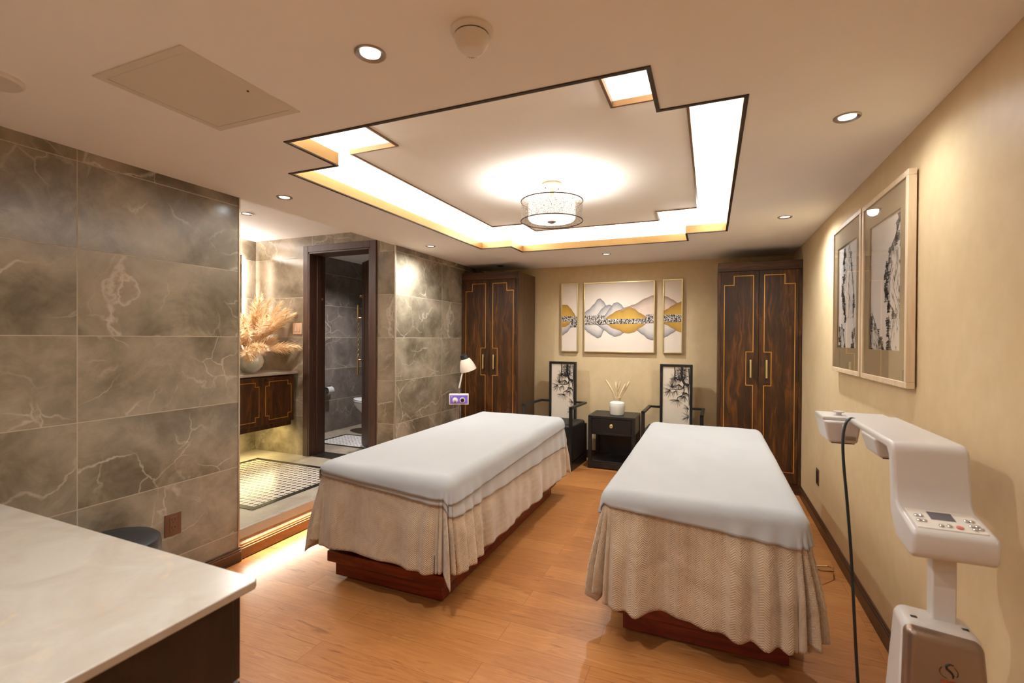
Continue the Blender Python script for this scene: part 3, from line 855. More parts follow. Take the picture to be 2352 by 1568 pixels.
painting(-0.505, -0.293, 1.290, 2.134, 'narrow right panel of the gold framed mountain triptych', [
    (RD((1800, 415), (1880, 435), (1960, 480), (2060, 550), (2150, 600)), PZ(740), OCHR, OCHL),
    (RD((1800, 1090), (1880, 1050), (1960, 1000), (2040, 950), (2150, 880)), PZ(810), GREY, PALE),
    (RD((1800, 670), (1880, 630), (1960, 575), (2040, 535), (2150, 490)), PZ(715), GOLDD, GOLDL),
    (RD((1800, 840), (1880, 870), (1960, 920), (2060, 975), (2150, 1010)), PZ(815), GOLDD, GOLDL)],
    [(-0.493, -0.305, PZ(826), PZ(712))])

# ------------------------------------------------------------------ chairs
def stroke(mb, P, p, q, w0, w1, d=0.0):
    """A tapering flat brush stroke from p to q in the plane given by P(u, v, depth)."""
    a, b = Vector(p), Vector(q)
    n = (b - a)
    if n.length < 1e-6: return
    n = Vector((-n.y, n.x)).normalized()
    mb.face([P(*(a + n * w0), d), P(*(b + n * w1), d), P(*(b - n * w1), d), P(*(a - n * w0), d)])
def pine(mb, P, W, H):
    """Pine branch hanging in the upper right of a W x H panel (origin top left, v downwards)."""
    rnd = random.Random(3)
    def br(pts, w0, w1):
        for i in range(len(pts) - 1):
            k0, k1 = i / (len(pts) - 1), (i + 1) / (len(pts) - 1)
            a = (pts[i][0] * W, pts[i][1] * H); b = (pts[i + 1][0] * W, pts[i + 1][1] * H)
            stroke(mb, P, a, b, w0 + (w1 - w0) * k0, w0 + (w1 - w0) * k1)
    br([(0.97, 0.02), (0.99, 0.2), (0.97, 0.42), (0.99, 0.66)], 0.006, 0.003)
    br([(0.72, 0.0), (0.70, 0.12), (0.74, 0.22), (0.82, 0.29), (0.97, 0.31)], 0.012, 0.014)
    br([(0.44, 0.0), (0.46, 0.08), (0.45, 0.17), (0.52, 0.21), (0.70, 0.23)], 0.005, 0.010)
    br([(0.82, 0.28), (0.78, 0.34), (0.72, 0.38), (0.55, 0.39), (0.28, 0.39)], 0.007, 0.003)
    br([(0.79, 0.33), (0.80, 0.42), (0.74, 0.49), (0.57, 0.53), (0.56, 0.56)], 0.006, 0.004)
    br([(0.36, 0.39), (0.37, 0.35)], 0.003, 0.002)
    def tuft(cx, cy, R, a0, a1, n):
        for _ in range(n):
            a = math.radians(rnd.uniform(a0, a1)); r = R * rnd.uniform(0.6, 1.0)
            u0, v0 = cx * W, cy * H
            u1 = min(max(u0 + math.cos(a) * r, 0.004), W - 0.003); v1 = min(max(v0 + math.sin(a) * r, 0.003), H - 0.01)
            stroke(mb, P, (u0, v0), (u1, v1), 0.0016, 0.0007)
    for c in ((0.36, 0.36, 0.09, 150, 400, 26), (0.36, 0.36, 0.11, 190, 280, 9), (0.28, 0.40, 0.10, 60, 200, 26), (0.50, 0.41, 0.075, 30, 170, 18), (0.56, 0.57, 0.095, 10, 190, 26),
              (0.46, 0.20, 0.07, 60, 240, 26), (0.70, 0.10, 0.08, 0, 360, 46), (0.60, 0.17, 0.07, 0, 360, 36), (0.82, 0.18, 0.07, 0, 360, 40), (0.80, 0.06, 0.06, 0, 360, 30), (0.62, 0.30, 0.08, 40, 180, 26),
              (0.82, 0.50, 0.08, 50, 170, 24), (0.90, 0.44, 0.07, 30, 190, 24), (0.92, 0.33, 0.06, 0, 360, 20), (0.98, 0.72, 0.07, 110, 230, 14), (0.98, 0.86, 0.09, 100, 260, 22), (0.55, 0.05, 0.05, 0, 360, 16), (0.70, 0.22, 0.06, 0, 360, 24)):
        tuft(*c)
def make_chair(label):
    t = thing('armchair', label, 'chair', (0, 0, 0), world=False, group='black armchairs against the back wall')
    # own frame: x right, y towards the wall, front edge at y = -0.27
    X, F, B = 0.30, -0.27, 0.27
    s = 0.034
    for sx in (-1, 1):
        a, b = sorted((sx * X, sx * (X - s)))
        MB().box(a, b, F, F + s, 0, 0.702).build('front_post', 'black_wood', t, bevel=0.002)
        MB().box(a, b, F, B, 0.678, 0.702).build('arm_rail', 'black_wood', t, bevel=0.002)
        MB().box(a, b, F + s, B, 0.0, 0.085).build('side_rail', 'black_wood', t, bevel=0.002)
        MB().box(a, b, B - s, B, 0.0, 0.45).build('rear_post', 'black_wood', t, bevel=0.002)
    for sx in (-1, 1):
        a, b = sorted((sx * (X - s), sx * 0.171))
        MB().box(a, b, B - s, B, 0.678, 0.702).build('back_rail', 'black_wood', t, bevel=0.002)
    islands(MB().box(-X + s, X - s, F, F + s, 0.0, 0.085).box(-X + s, X - s, B - s, B, 0.0, 0.085), 'base_rail', 'black_wood', t, bevel=0.002)
    MB().box(-X + 0.004, X - 0.004, F + s + 0.003, B - 0.045, 0.086, 0.50).build('seat_cushion', 'black_leather', t, bevel=0.03, seg=4)
    pw, z0, z1, fr = 0.171, 0.30, 1.172, 0.026
    m = MB()
    m.box(-pw, -pw + fr, B - 0.042, B + 0.002, z0, z1).box(pw - fr, pw, B - 0.042, B + 0.002, z0, z1).box(-pw + fr, pw - fr, B - 0.042, B + 0.002, z1 - fr, z1).box(-pw + fr, pw - fr, B - 0.042, B + 0.002, z0, z0 + fr)
    m.build('back_frame', 'black_wood', t, bevel=0.002)
    pn = MB().box(-pw + fr, pw - fr, B - 0.030, B - 0.004, z0 + fr, z1 - fr).build('back_panel', 'seat_panel', t, bevel=0.006, seg=3)
    W, H = 2 * (pw - fr) - 0.010, z1 - z0 - 2 * fr - 0.19
    m = MB()
    pine(m, lambda u, v, d: (-pw + fr + 0.005 + u, B - 0.0308 - d, z1 - fr - 0.005 - v), W, H)
    m.build('pine_print', 'needle', pn, smooth=False, recalc=False)
    return t
ch = make_chair('black armchair with a printed pine back beside the left wardrobe')
ch.location = (-1.667, 5.325, 0); ch.rotation_euler.z = math.radians(-4)
c2 = copy_tree(ch)
c2.location = (-0.352, 5.335, 0); c2.rotation_euler.z = math.radians(-1)
c2['label'] = 'black armchair with a printed pine back beside the right wardrobe'

# ------------------------------------------------------------------ side table with jar and dried stalks
tx0, tx1, ty0, ty1, tz = -1.262, -0.745, 5.272, 5.700, 0.592
t = thing('side_table', 'black side table with one drawer between the two armchairs', 'side table', ((tx0 + tx1) / 2, (ty0 + ty1) / 2, 0))
MB().box(tx0, tx1, ty0, ty1, tz - 0.030, tz).build('top', 'black_wood', t, bevel=0.002)
MB().ribbon([(tx0 + 0.04, ty0 + 0.04), (tx1 - 0.04, ty0 + 0.04), (tx1 - 0.04, ty1 - 0.04), (tx0 + 0.04, ty1 - 0.04)], 0.004, tz - 0.001, tz + 0.0008, axis='z').build('top_groove', 'black', t, smooth=False)
for sx in (0, 1):
    for sy in (0, 1):
        x = tx0 if sx == 0 else tx1 - 0.038
        y = ty0 if sy == 0 else ty1 - 0.038
        MB().box(x, x + 0.038, y, y + 0.038, 0, tz - 0.031).build('leg', 'black_wood', t, bevel=0.002)
MB().box(tx0 + 0.006, tx0 + 0.02, ty0 + 0.038, ty1 - 0.038, 0.395, tz - 0.031).build('side_panel', 'black_wood', t, bevel=0.001)
MB().box(tx1 - 0.02, tx1 - 0.006, ty0 + 0.038, ty1 - 0.038, 0.395, tz - 0.031).build('side_panel', 'black_wood', t, bevel=0.001)
MB().box(tx0 + 0.038, tx1 - 0.038, ty1 - 0.02, ty1 - 0.006, 0.08, tz - 0.031).build('back_panel', 'black_wood', t)
dr = MB().box(tx0 + 0.040, tx1 - 0.040, ty0 + 0.004, ty0 + 0.3, 0.405, tz - 0.036).build('drawer', 'black_wood', t, bevel=0.002)
mx = (tx0 + tx1) / 2
MB().lathe([(0.018, 0), (0.018, 0.004), (0.006, 0.007), (0, 0.008)], (mx, ty0 + 0.004, 0.49), 24, (0, -1, 0)).torus((mx, ty0 - 0.006, 0.483), 0.015, 0.0035, axis=(0, -1, 0.15), seg=28).build('ring_pull', 'pale_gold', dr)
MB().box(tx0 + 0.038, tx1 - 0.038, ty0, ty0 + 0.03, 0.385, 0.403).build('rail', 'black_wood', t, bevel=0.001)
MB().box(tx0 + 0.02, tx1 - 0.02, ty0 + 0.008, ty1 - 0.02, 0.07, 0.088).build('shelf', 'black_wood', t, bevel=0.001)
MB().box(tx0 + 0.038, tx1 - 0.038, ty0 + 0.002, ty0 + 0.024, 0.012, 0.07).build('apron', 'black_wood', t, bevel=0.001)
jx, jy = -0.972, 5.45
t = thing('ceramic_jar', 'white shouldered ceramic jar with twine round its neck on the side table', 'vase', (jx, jy, tz))
MB().lathe([(0.0, 0.0), (0.072, 0.0), (0.078, 0.006), (0.088, 0.08), (0.089, 0.115), (0.084, 0.135), (0.066, 0.148), (0.040, 0.154), (0.034, 0.160), (0.033, 0.180), (0.040, 0.192), (0.041, 0.196), (0.036, 0.196), (0.029, 0.182), (0.029, 0.15), (0.0, 0.148)], (jx, jy, tz), 48, cap=False).build('body', 'ceramic', t)
m = MB()
for k in range(4): m.torus((jx, jy, tz + 0.162 + k * 0.006), 0.036, 0.0035, seg=32)
m.torus((jx + 0.038, jy - 0.022, tz + 0.180), 0.014, 0.003, axis=(1, -1, 0.3), seg=18)
m.build('twine', 'twine', t)
sr = random.Random(5)
SPR = [(-0.42, 0.02, 0.235), (-0.33, -0.06, 0.21), (-0.05, 0.05, 0.225), (0.03, -0.05, 0.225), (0.09, 0.03, 0.23), (0.30, 0.0, 0.20), (0.42, 0.04, 0.23)]
for i, (sx, sy, L) in enumerate(SPR):
    p0 = Vector((jx + sx * 0.052, jy + sy * 0.28, tz + 0.152))
    pts, rr = [], []
    for k in range(9):
        q = k / 8
        pts.append(p0 + Vector((sx * L * q * (0.75 + 0.4 * q) + 0.010 * math.sin(q * 3 + i), sy * L * q, L * q)))
        rr.append(0.0045 + 0.0060 * max(0, math.sin(min(1, max(0, (q - 0.35) / 0.65)) * PI * 0.9)) + (0.002 if k == 7 else 0))
    o = MB().tube(pts, rr, 8).build('dried_stalk', 'stalk')
    tag(at_origin(o, p0), 'pale dried stalk standing in the white jar on the side table', 'dried flower', 'dried stalks in the white jar')

# ------------------------------------------------------------------ framed ink prints on the right wall
def framed_print(y0, y1, z0, z1, label, cliffs, seed):
    fx = 0.750
    t = thing('framed_print', label, 'framed picture', (XR, (y0 + y1) / 2, z0), group='framed ink prints on the right wall')
    fw = 0.026
    MB().ribbon([(y0 + fw / 2, z0 + fw / 2), (y1 - fw / 2, z0 + fw / 2), (y1 - fw / 2, z1 - fw / 2), (y0 + fw / 2, z1 - fw / 2)], fw, fx, XR - 0.007, axis='x').build('frame', 'frame_pale', t, bevel=0.002)
    MB().box(XR - 0.007, XR - 0.001, y0 + 0.10, y1 - 0.10, z0 + 0.2, z1 - 0.1).build('wall_spacer', 'black', t)
    py0, py1, pz0, pz1 = y0 + 0.105, y1 - 0.105, z0 + 0.155, z1 - 0.135
    m = MB()
    for a, b, c, d in ((y0 + fw, py0, z0 + fw, z1 - fw), (py1, y1 - fw, z0 + fw, z1 - fw), (py0, py1, z0 + fw, pz0), (py0, py1, pz1, z1 - fw)):
        m.box(fx + 0.008, fx + 0.014, a, b, c, d)
    m.build('mat_board', 'mat_board', t, smooth=False)
    MB().box(fx + 0.016, fx + 0.020, py0 - 0.004, py1 + 0.004, pz0 - 0.004, pz1 + 0.004).build('paper', 'paper', t)
    rnd = random.Random(seed)
    W, H = py1 - py0, pz1 - pz0
    # u runs from the far edge (picture left) to the near edge, v downwards
    def P(u, v, d): return (fx + 0.0156 - d, py1 - u, pz1 - v)
    def clampP(u, v): return (min(max(u, 0.002), W - 0.002), min(max(v, 0.002), H - 0.002))
    for (lft, rgt, v0, v1, dens) in cliffs:
        dark, grey = MB(), MB()
        def edge(poly, q):
            q = min(max(q, 0), 1) * (len(poly) - 1); i = min(int(q), len(poly) - 2); k = q - i
            return poly[i] * (1 - k) + poly[i + 1] * k
        n = int(dens * (v1 - v0))
        for i in range(n):            # plunging rock strokes
            q = rnd.random()
            a, b = edge(lft, q), edge(rgt, q)
            k = rnd.random() ** 1.0
            k = rnd.choice((k, k, 0.02, 0.97))
            L = rnd.uniform(0.02, 0.09)
            q2 = q + L / (v1 - v0)
            u0, u1 = a + (b - a) * k, edge(lft, q2) + (edge(rgt, q2) - edge(lft, q2)) * min(1, max(0, k + rnd.uniform(-0.12, 0.12)))
            stroke(dark if rnd.random() < 0.62 else grey, P, clampP(u0 * W, (v0 + (v1 - v0) * q) * H), clampP(u1 * W, (v0 + (v1 - v0) * min(q2, 1)) * H), rnd.uniform(0.0012, 0.0030), 0.0008, 0.0001)
        for i in range(int(n * 0.22)):  # tufts of trees on the ledges, brushed sideways
            q = rnd.random() ** 0.8
            side = rnd.random() < 0.7
            a = edge(lft, q) if side else edge(rgt, q)
            u0 = a * W + rnd.uniform(-0.02, 0.03)
            vv = (v0 + (v1 - v0) * q) * H
            for j in range(rnd.randint(3, 7)):
                wdt = rnd.uniform(0.018, 0.045)
                stroke(grey if rnd.random() < 0.5 else dark, P, clampP(u0 - wdt * 0.5, vv + j * 0.006), clampP(u0 + wdt * 0.5, vv + j * 0.006 + rnd.uniform(-0.003, 0.003)), 0.0030, 0.0016, 0.0002)
        dark.build('ink_cliff', 'ink', t, smooth=False, recalc=False)
        grey.build('ink_wash', 'ink_grey', t, smooth=False, recalc=False)
    MB().box(fx + 0.004, fx + 0.0055, y0 + fw - 0.003, y1 - fw + 0.003, z0 + fw - 0.003, z1 - fw + 0.003).build('glass', 'glass', t, smooth=False)
framed_print(2.455, 3.103, 1.250, 2.163, 'nearer and larger looking framed ink cliff print on the right wall', [
    ([0.92, 0.86, 0.62, 0.58, 0.50, 0.55, 0.80], [1.0, 1.0, 1.0, 1.0, 1.0, 1.0, 1.0], 0.02, 0.74, 330),
    ([0.62, 0.60, 0.62, 0.66], [0.98, 1.0, 1.0, 1.0], 0.74, 1.0, 260),
    ([0.0, 0.0, 0.0, 0.02], [0.06, 0.20, 0.34, 0.42], 0.70, 1.0, 300)], 11)
framed_print(3.130, 3.770, 1.250, 2.170, 'farther framed ink cliff print on the right wall, nearer the wardrobe', [
    ([0.34, 0.30, 0.26, 0.22, 0.30, 0.36], [0.56, 0.66, 0.74, 0.80, 0.84, 0.80], 0.0, 0.72, 330),
    ([0.0, 0.04, 0.06, 0.10], [0.20, 0.28, 0.34, 0.36], 0.76, 1.0, 220),
    ([0.80, 0.76, 0.78, 0.74], [1.0, 1.0, 1.0, 1.0], 0.80, 1.0, 240)], 23)

# ------------------------------------------------------------------ outlets and switch
def outlet_left():
    t = thing('wall_outlet', 'brown bronze double socket on the left marble wall above the stool', 'outlet', (XL, 1.748, 0.326))
    MB().box(XL, XL + 0.006, 1.703, 1.793, 0.326, 0.450).build('plate', 'bronze_plate', t, bevel=0.002)
    MB().box(XL + 0.005, XL + 0.008, 1.728, 1.768, 0.345, 0.431).build('insert', 'bronze_plate', t, bevel=0.001)
    for z in (0.366, 0.410):
        MB().box(XL + 0.0075, XL + 0.0085, 1.738, 1.741, z, z + 0.012).box(XL + 0.0075, XL + 0.0085, 1.755, 1.758, z, z + 0.010).lathe([(0.0035, 0), (0, 0.0008)], (XL + 0.0078, 1.748, z - 0.010), 12, (1, 0, 0)).build('socket_slots', 'dark_slot', t)
outlet_left()
t = thing('wall_outlet', 'dark brown socket plate low on the right wall', 'outlet', (XR, 4.375, 0.32))
MB().box(XR - 0.006, XR, 4.330, 4.420, 0.315, 0.440).build('plate', 'bronze_plate', t, bevel=0.002)
MB().box(XR - 0.009, XR - 0.005, 4.352, 4.398, 0.332, 0.422).build('insert', 'black', t, bevel=0.001)
t = thing('light_switch', 'double rocker light switch beside the bathroom door frame', 'light switch', (-4.047, YD, 1.54))
MB().box(-4.110, -3.984, YD - 0.008, YD, 1.478, 1.600).build('plate', 'pink_plate', t, bevel=0.003)
for x in (-4.082, -4.036):
    MB().box(x, x + 0.026, YD - 0.012, YD - 0.006, 1.508, 1.570).build('rocker', 'pink_plate', t, bevel=0.002)
# ------------------------------------------------------------------ massage beds and their cloths
def drape(name, corners, rect, ztop, mat, off=0.0, R=0.05, flare=0.06, fold=0.0, waves=0.0, nx=90, ny=150, thick=0.004, seed=1, droop=None, wrinkle=0.0, folds=()):
    """A flat cloth laid over a bed. corners = near-left, near-right, far-right, far-left of the flat cloth; rect = bed sides (x0,x1,y0,y1).
    Cloth beyond the mattress bends over its rounded edge and hangs; at a corner it fans out into folds."""
    x0, x1, y0, y1 = rect
    ix0, ix1, iy0, iy1 = x0 + R, x1 - R, y0 + R, y1 - R
    rnd = random.Random(seed)
    ph = [rnd.uniform(0, 6.28) for _ in range(12)]
    NL, NR, FR, FL = [Vector(c) for c in corners]
    per_cache = {}
    vs, uvs = [], []
    arc = R * PI / 2
    for j in range(ny + 1):
        for i in range(nx + 1):
            s, tt = i / nx, j / ny
            p = (NL * (1 - s) + NR * s) * (1 - tt) + (FL * (1 - s) + FR * s) * tt
            a, b = p.x, p.y
            uvs.append((a, b))
            ca, cb = min(max(a, ix0), ix1), min(max(b, iy0), iy1)
            d = Vector((a - ca, b - cb))
            r = d.length
            bumpz = wrinkle * (math.sin(a * 9 + ph[0] + b * 2.1) * math.sin(b * 5 + ph[1] - a * 3) + 0.5 * math.sin(a * 21 + b * 13 + ph[2]))
            if r < 1e-6:
                vs.append((a, b, ztop + off + bumpz)); continue
            dr = d / r
            # position along the edge, for the folds
            if abs(a - ca) > 1e-6 and abs(b - cb) > 1e-6:
                th = math.atan2(abs(d.y), abs(d.x)); cn = math.sin(2 * th) ** 2
            else:
                th = 0.0; cn = 0.0
            corner_id = (1 if a > ca else 0) + (2 if b > cb else 0)
            if droop: r = r * (1 - droop * cn)
            if r < arc:
                out, dn = R * math.sin(r / R), R * (1 - math.cos(r / R))
                hang = 0.0
            else:
                hang = r - arc
                out, dn = R + hang * flare, R + hang * math.sqrt(max(0.2, 1 - flare * flare))
            q = max(0.0, hang)
            ss = ca * 1.0 + cb * 1.0 * (1 if abs(b - cb) < 1e-6 else 0)
            pos = (ca if abs(b - cb) > 1e-6 else 0) + (cb if abs(a - ca) > 1e-6 else 0)
            f = 0.0
            if fold and q > 0:
                if cn > 0:
                    f += fold * cn ** 0.5 * math.sin(th * 17.0 + ph[corner_id]) * min(1, q / 0.30)
                    f += 0.05 * q * cn
                f += waves * q * (math.sin(pos * 11 + ph[4] + corner_id) + 0.6 * math.sin(pos * 23 + ph[5]) + 0.35 * math.sin(pos * 41 + ph[6])) * (1 - cn)
                for (fx, fy, wd, amp) in folds:
                    dist = math.hypot(ca - fx, cb - fy)
                    f += amp * math.exp(-(dist / wd) ** 2) * min(1, q / 0.25) * (1 - cn)
            out += f + off * math.sin(min(r, arc) / R)
            z = ztop + off * math.cos(min(r, arc) / R) - dn + bumpz * 0.6
            vs.append((ca + dr.x * out, cb + dr.y * out, z))
    fs = []
    W = nx + 1
    for j in range(ny):
        for i in range(nx):
            k = j * W + i
            fs.append((k, k + 1, k + W + 1, k + W))
    base = Vector(((x0 + x1) / 2, (y0 + y1) / 2, ztop))
    me = bpy.data.meshes.new(name)
    me.from_pydata([Vector(v) - base for v in vs], [], fs)
    ul = me.uv_layers.new(name='cloth')
    for l in me.loops: ul.data[l.index].uv = uvs[l.vertex_index]
    me.polygons.foreach_set('use_smooth', [True] * len(me.polygons))
    me.materials.append(M[mat])
    o = bpy.data.objects.new(name, me)
    COL.objects.link(o)
    o.location = base
    m = o.modifiers.new('solid', 'SOLIDIFY'); m.thickness = thick; m.offset = 1
    return o

def bed(rect, pl, ztop, label):
    x0, x1, y0, y1 = rect
    px0, px1, py0, py1 = pl
    t = thing('massage_bed', label, 'massage bed', ((px0 + px1) / 2, (py0 + py1) / 2, 0), group='two massage beds')
    MB().box(px0, px1, py0, py1, 0.012, 0.102).build('plinth', 'red_wood', t, bevel=0.003)
    m = MB()
    for x in (px0 + 0.06, px1 - 0.06):
        for y in (py0 + 0.06, py1 - 0.06): m.lathe([(0.02, 0), (0.02, 0.012)], (x, y, 0), 16)
    islands(m, 'glide', 'black', t)
    MB().box(px0 - 0.035, px1 + 0.035, py0 - 0.035, py1 + 0.035, 0.102, 0.166).build('top_plate', 'red_wood', t, bevel=0.004)
    MB().box(px0 + 0.06, px1 - 0.06, py0 + 0.08, py1 - 0.08, 0.166, 0.50).build('pedestal', 'red_wood', t, bevel=0.004)
    MB().box(x0 + 0.03, x1 - 0.03, y0 + 0.03, y1 - 0.03, 0.50, 0.56).build('bed_frame', 'red_wood', t, bevel=0.004)
    MB().box(x0 + 0.012, x1 - 0.012, y0 + 0.012, y1 - 0.012, 0.56, ztop - 0.012).build('mattress', 'sheet', t, bevel=0.05, seg=5)
    return t

# left bed
B1 = (-2.118, -1.262, 2.15, 4.30)
Z1 = 0.705
bed(B1, (-2.09, -1.344, 2.255, 4.19), Z1 - 0.012, 'massage bed on a red mahogany plinth on the left')
S1 = dict(R=0.05, flare=0.07, fold=0.042, waves=0.022, seed=4, droop=0.24, folds=((-1.36, 2.2, 0.035, 0.035), (-1.45, 2.2, 0.04, 0.02), (-1.62, 2.2, 0.06, -0.012), (-2.0, 2.2, 0.04, 0.02), (-1.31, 2.27, 0.035, 0.035), (-1.31, 2.36, 0.035, 0.03), (-1.31, 2.47, 0.04, 0.03), (-1.31, 2.62, 0.05, 0.018), (-1.31, 2.85, 0.05, 0.012), (-1.31, 3.1, 0.06, 0.010), (-1.31, 3.5, 0.07, 0.012), (-1.31, 4.2, 0.04, 0.03)))
o = drape('bed_blanket', ((B1[0] - 0.47, B1[2] - 0.42), (B1[1] + 0.48, B1[2] - 0.47), (B1[1] + 0.48, B1[3] + 0.44), (B1[0] - 0.48, B1[3] + 0.44)),
          B1, Z1 - 0.004, 'blanket', nx=150, ny=230, **S1)
tag(o, 'taupe woven blanket draped to near the floor over the left bed', 'blanket', 'taupe bed blankets')
o = drape('bed_sheet', ((B1[0] - 0.06, B1[2] - 0.028), (B1[1] + 0.175, B1[2] - 0.125), (B1[1] + 0.225, B1[3] + 0.05), (B1[0] - 0.08, B1[3] + 0.08)),
          B1, Z1 - 0.004, 'sheet', off=0.009, nx=110, ny=180, **S1)
tag(o, 'off-white under towel showing a second hem below the top towel of the left bed', 'towel')
o = drape('massage_towel', ((B1[0] - 0.075, B1[2] - 0.008), (B1[1] + 0.11, B1[2] - 0.085), (B1[1] + 0.05, B1[3] + 0.075), (B1[0] - 0.10, B1[3] + 0.10)),
          B1, Z1 - 0.004, 'towel', off=0.018, nx=110, ny=180, wrinkle=0.0022, **S1)
tag(o, 'white towel spread on top of the left massage bed', 'towel', 'white bed towels')
# right bed
B2 = (-0.485, 0.385, 2.32, 4.42)
bed(B2, (-0.392, 0.331, 2.40, 4.33), Z1 - 0.012, 'massage bed on a red mahogany plinth on the right')
S2 = dict(R=0.05, flare=0.08, fold=0.045, waves=0.05, seed=12, droop=0.27, folds=((-0.40, 2.37, 0.028, 0.04), (-0.31, 2.37, 0.03, 0.045), (-0.20, 2.37, 0.05, -0.02), (-0.12, 2.37, 0.04, 0.012), (0.11, 2.37, 0.04, 0.055), (0.17, 2.37, 0.03, -0.02), (0.225, 2.37, 0.032, 0.055), (0.275, 2.37, 0.025, -0.02), (0.31, 2.37, 0.028, 0.055)))
o = drape('bed_blanket', ((B2[0] - 0.50, B2[2] - 0.485), (B2[1] + 0.51, B2[2] - 0.535), (B2[1] + 0.5, B2[3] + 0.45), (B2[0] - 0.5, B2[3] + 0.45)),
          B2, Z1 - 0.004, 'blanket', nx=150, ny=230, **S2)
tag(o, 'taupe woven blanket draped to near the floor over the right bed', 'blanket', 'taupe bed blankets')
o = drape('massage_towel', ((B2[0] - 0.10, B2[2] - 0.032), (B2[1] + 0.11, B2[2] - 0.12), (B2[1] + 0.10, B2[3] + 0.09), (B2[0] - 0.05, B2[3] + 0.08)),
          B2, Z1 - 0.004, 'towel', off=0.011, nx=110, ny=180, wrinkle=0.0034, **S2)
tag(o, 'white towel spread on top of the right massage bed', 'towel', 'white bed towels')

# brass wire foot by the right baseboard
o = MB().tube([(0.46, 3.30, 0.14), (0.62, 3.33, 0.075), (0.70, 3.42, 0.045), (0.715, 3.50, 0.035), (0.69, 3.52, 0.03), (0.60, 3.50, 0.025), (0.46, 3.46, 0.02)], 0.0045, 8).build('wire_bracket', 'gold')
tag(at_origin(o, (0.46, 3.46, 0.02)), 'thin brass wire loop sticking out behind the right bed blanket by the baseboard', 'wire')

# ------------------------------------------------------------------ heat lamp with violet control box
ly = 4.66
lx = -2.575
t = thing('heat_lamp', 'white treatment lamp with black cap and violet control box behind the left bed', 'treatment lamp', (lx, ly, 0))
m = MB()
for k in range(5):
    a = 2 * PI * k / 5 + 0.3
    m.tube([(lx, ly, 0.075), (lx + 0.13 * math.cos(a), ly + 0.13 * math.sin(a), 0.06), (lx + 0.17 * math.cos(a), ly + 0.17 * math.sin(a), 0.05)], 0.011, 8)
    m.lathe([(0.02, 0), (0.024, 0.01), (0.024, 0.035), (0.015, 0.045)], (lx + 0.17 * math.cos(a), ly + 0.17 * math.sin(a), 0.0), 14)
m.build('star_base', 'white_plastic', t)
MB().tube([(lx, ly, 0.07), (lx, ly, 0.72)], 0.012, 14).build('pole', 'chrome', t)
bx0, bx1, bz0, bz1 = lx - 0.108, lx + 0.108, 0.712, 0.832
cb = MB().box(bx0, bx1, ly - 0.04, ly + 0.045, bz0, bz1).build('control_box', 'white_plastic', t, bevel=0.008, seg=3)
MB().box(bx0 + 0.012, bx1 - 0.012, ly - 0.042, ly - 0.038, bz0 + 0.016, bz1 - 0.014).build('face_label', 'purple', cb)
for s, mt in ((-1, 'white_plastic'), (1, 'black')):
    kx, kz = lx + s * 0.040, bz0 + 0.054
    MB().lathe([(0.031, 0), (0.031, 0.0015), (0, 0.0018)], (kx, ly - 0.042, kz), 28, (0, -1, 0)).build('dial', 'white_plastic', cb)
    kb = MB().lathe([(0.020, 0), (0.019, 0.014), (0.015, 0.016), (0, 0.016)], (kx, ly - 0.0435, kz), 24, (0, -1, 0)).build('knob', mt, cb)
    if s < 0:
        m = MB(); m.prism([(kx - 0.007, kz - 0.026), (kx + 0.007, kz - 0.026), (kx, kz + 0.004)], ly - 0.062, ly - 0.059, 'y'); m.build('pointer', 'black', cb)
MB().lathe([(0.006, 0), (0.005, 0.003), (0, 0.004)], (bx0 + 0.032, ly - 0.042, bz1 - 0.03), 14, (0, -1, 0)).build('indicator', 'white_plastic', cb)
MB().tube([(lx, ly, bz1), (lx + 0.002, ly, 0.905)], 0.008, 10).build('joint', 'nickel', t)
MB().tube([(lx + 0.002, ly, 0.895), (lx + 0.028, ly - 0.01, 1.02), (lx + 0.052, ly - 0.02, 1.13), (lx + 0.066, ly - 0.03, 1.215)], 0.0095, 10).build('gooseneck', 'white_plastic', t)
t.rotation_euler.z = math.radians(27)
hd = Vector((0.26, 0.14, -0.86)).normalized()      # shade points down, right and a little forward
hc = Vector((lx + 0.050, ly - 0.012, 1.268))
MB().lathe([(0.0, 0.0), (0.030, 0.001), (0.040, 0.006), (0.044, 0.02), (0.048, 0.06), (0.050, 0.066)], hc, 36, hd).build('cap', 'black', t)
m = MB()
q = Vector((0, 0, 1)).rotation_difference(hd)
for k in range(9):
    a = 2 * PI * k / 9
    m.lathe([(0.005, 0.0), (0, -0.0012)], hc + q @ Vector((0.026 * math.cos(a), 0.026 * math.sin(a), 0.0005)), 10, -hd)
m.build('cap_vents', 'nickel', t)
MB().lathe([(0.047, 0.05), (0.062, 0.075), (0.080, 0.12), (0.090, 0.165), (0.093, 0.185), (0.090, 0.186), (0.086, 0.165), (0.076, 0.12), (0.058, 0.078), (0.03, 0.06)], hc, 48, hd, cap=False).build('lamp_shade', 'seat_panel', t)

# ------------------------------------------------------------------ light-therapy device at the right
t = thing('skin_therapy_device', 'ivory light-therapy machine on a pedestal by the right wall', 'beauty device', (0.575, 1.71, 0))
EPS = 0.0
def sheet(prof_o, x0, x1, flare=0.0):
    pass
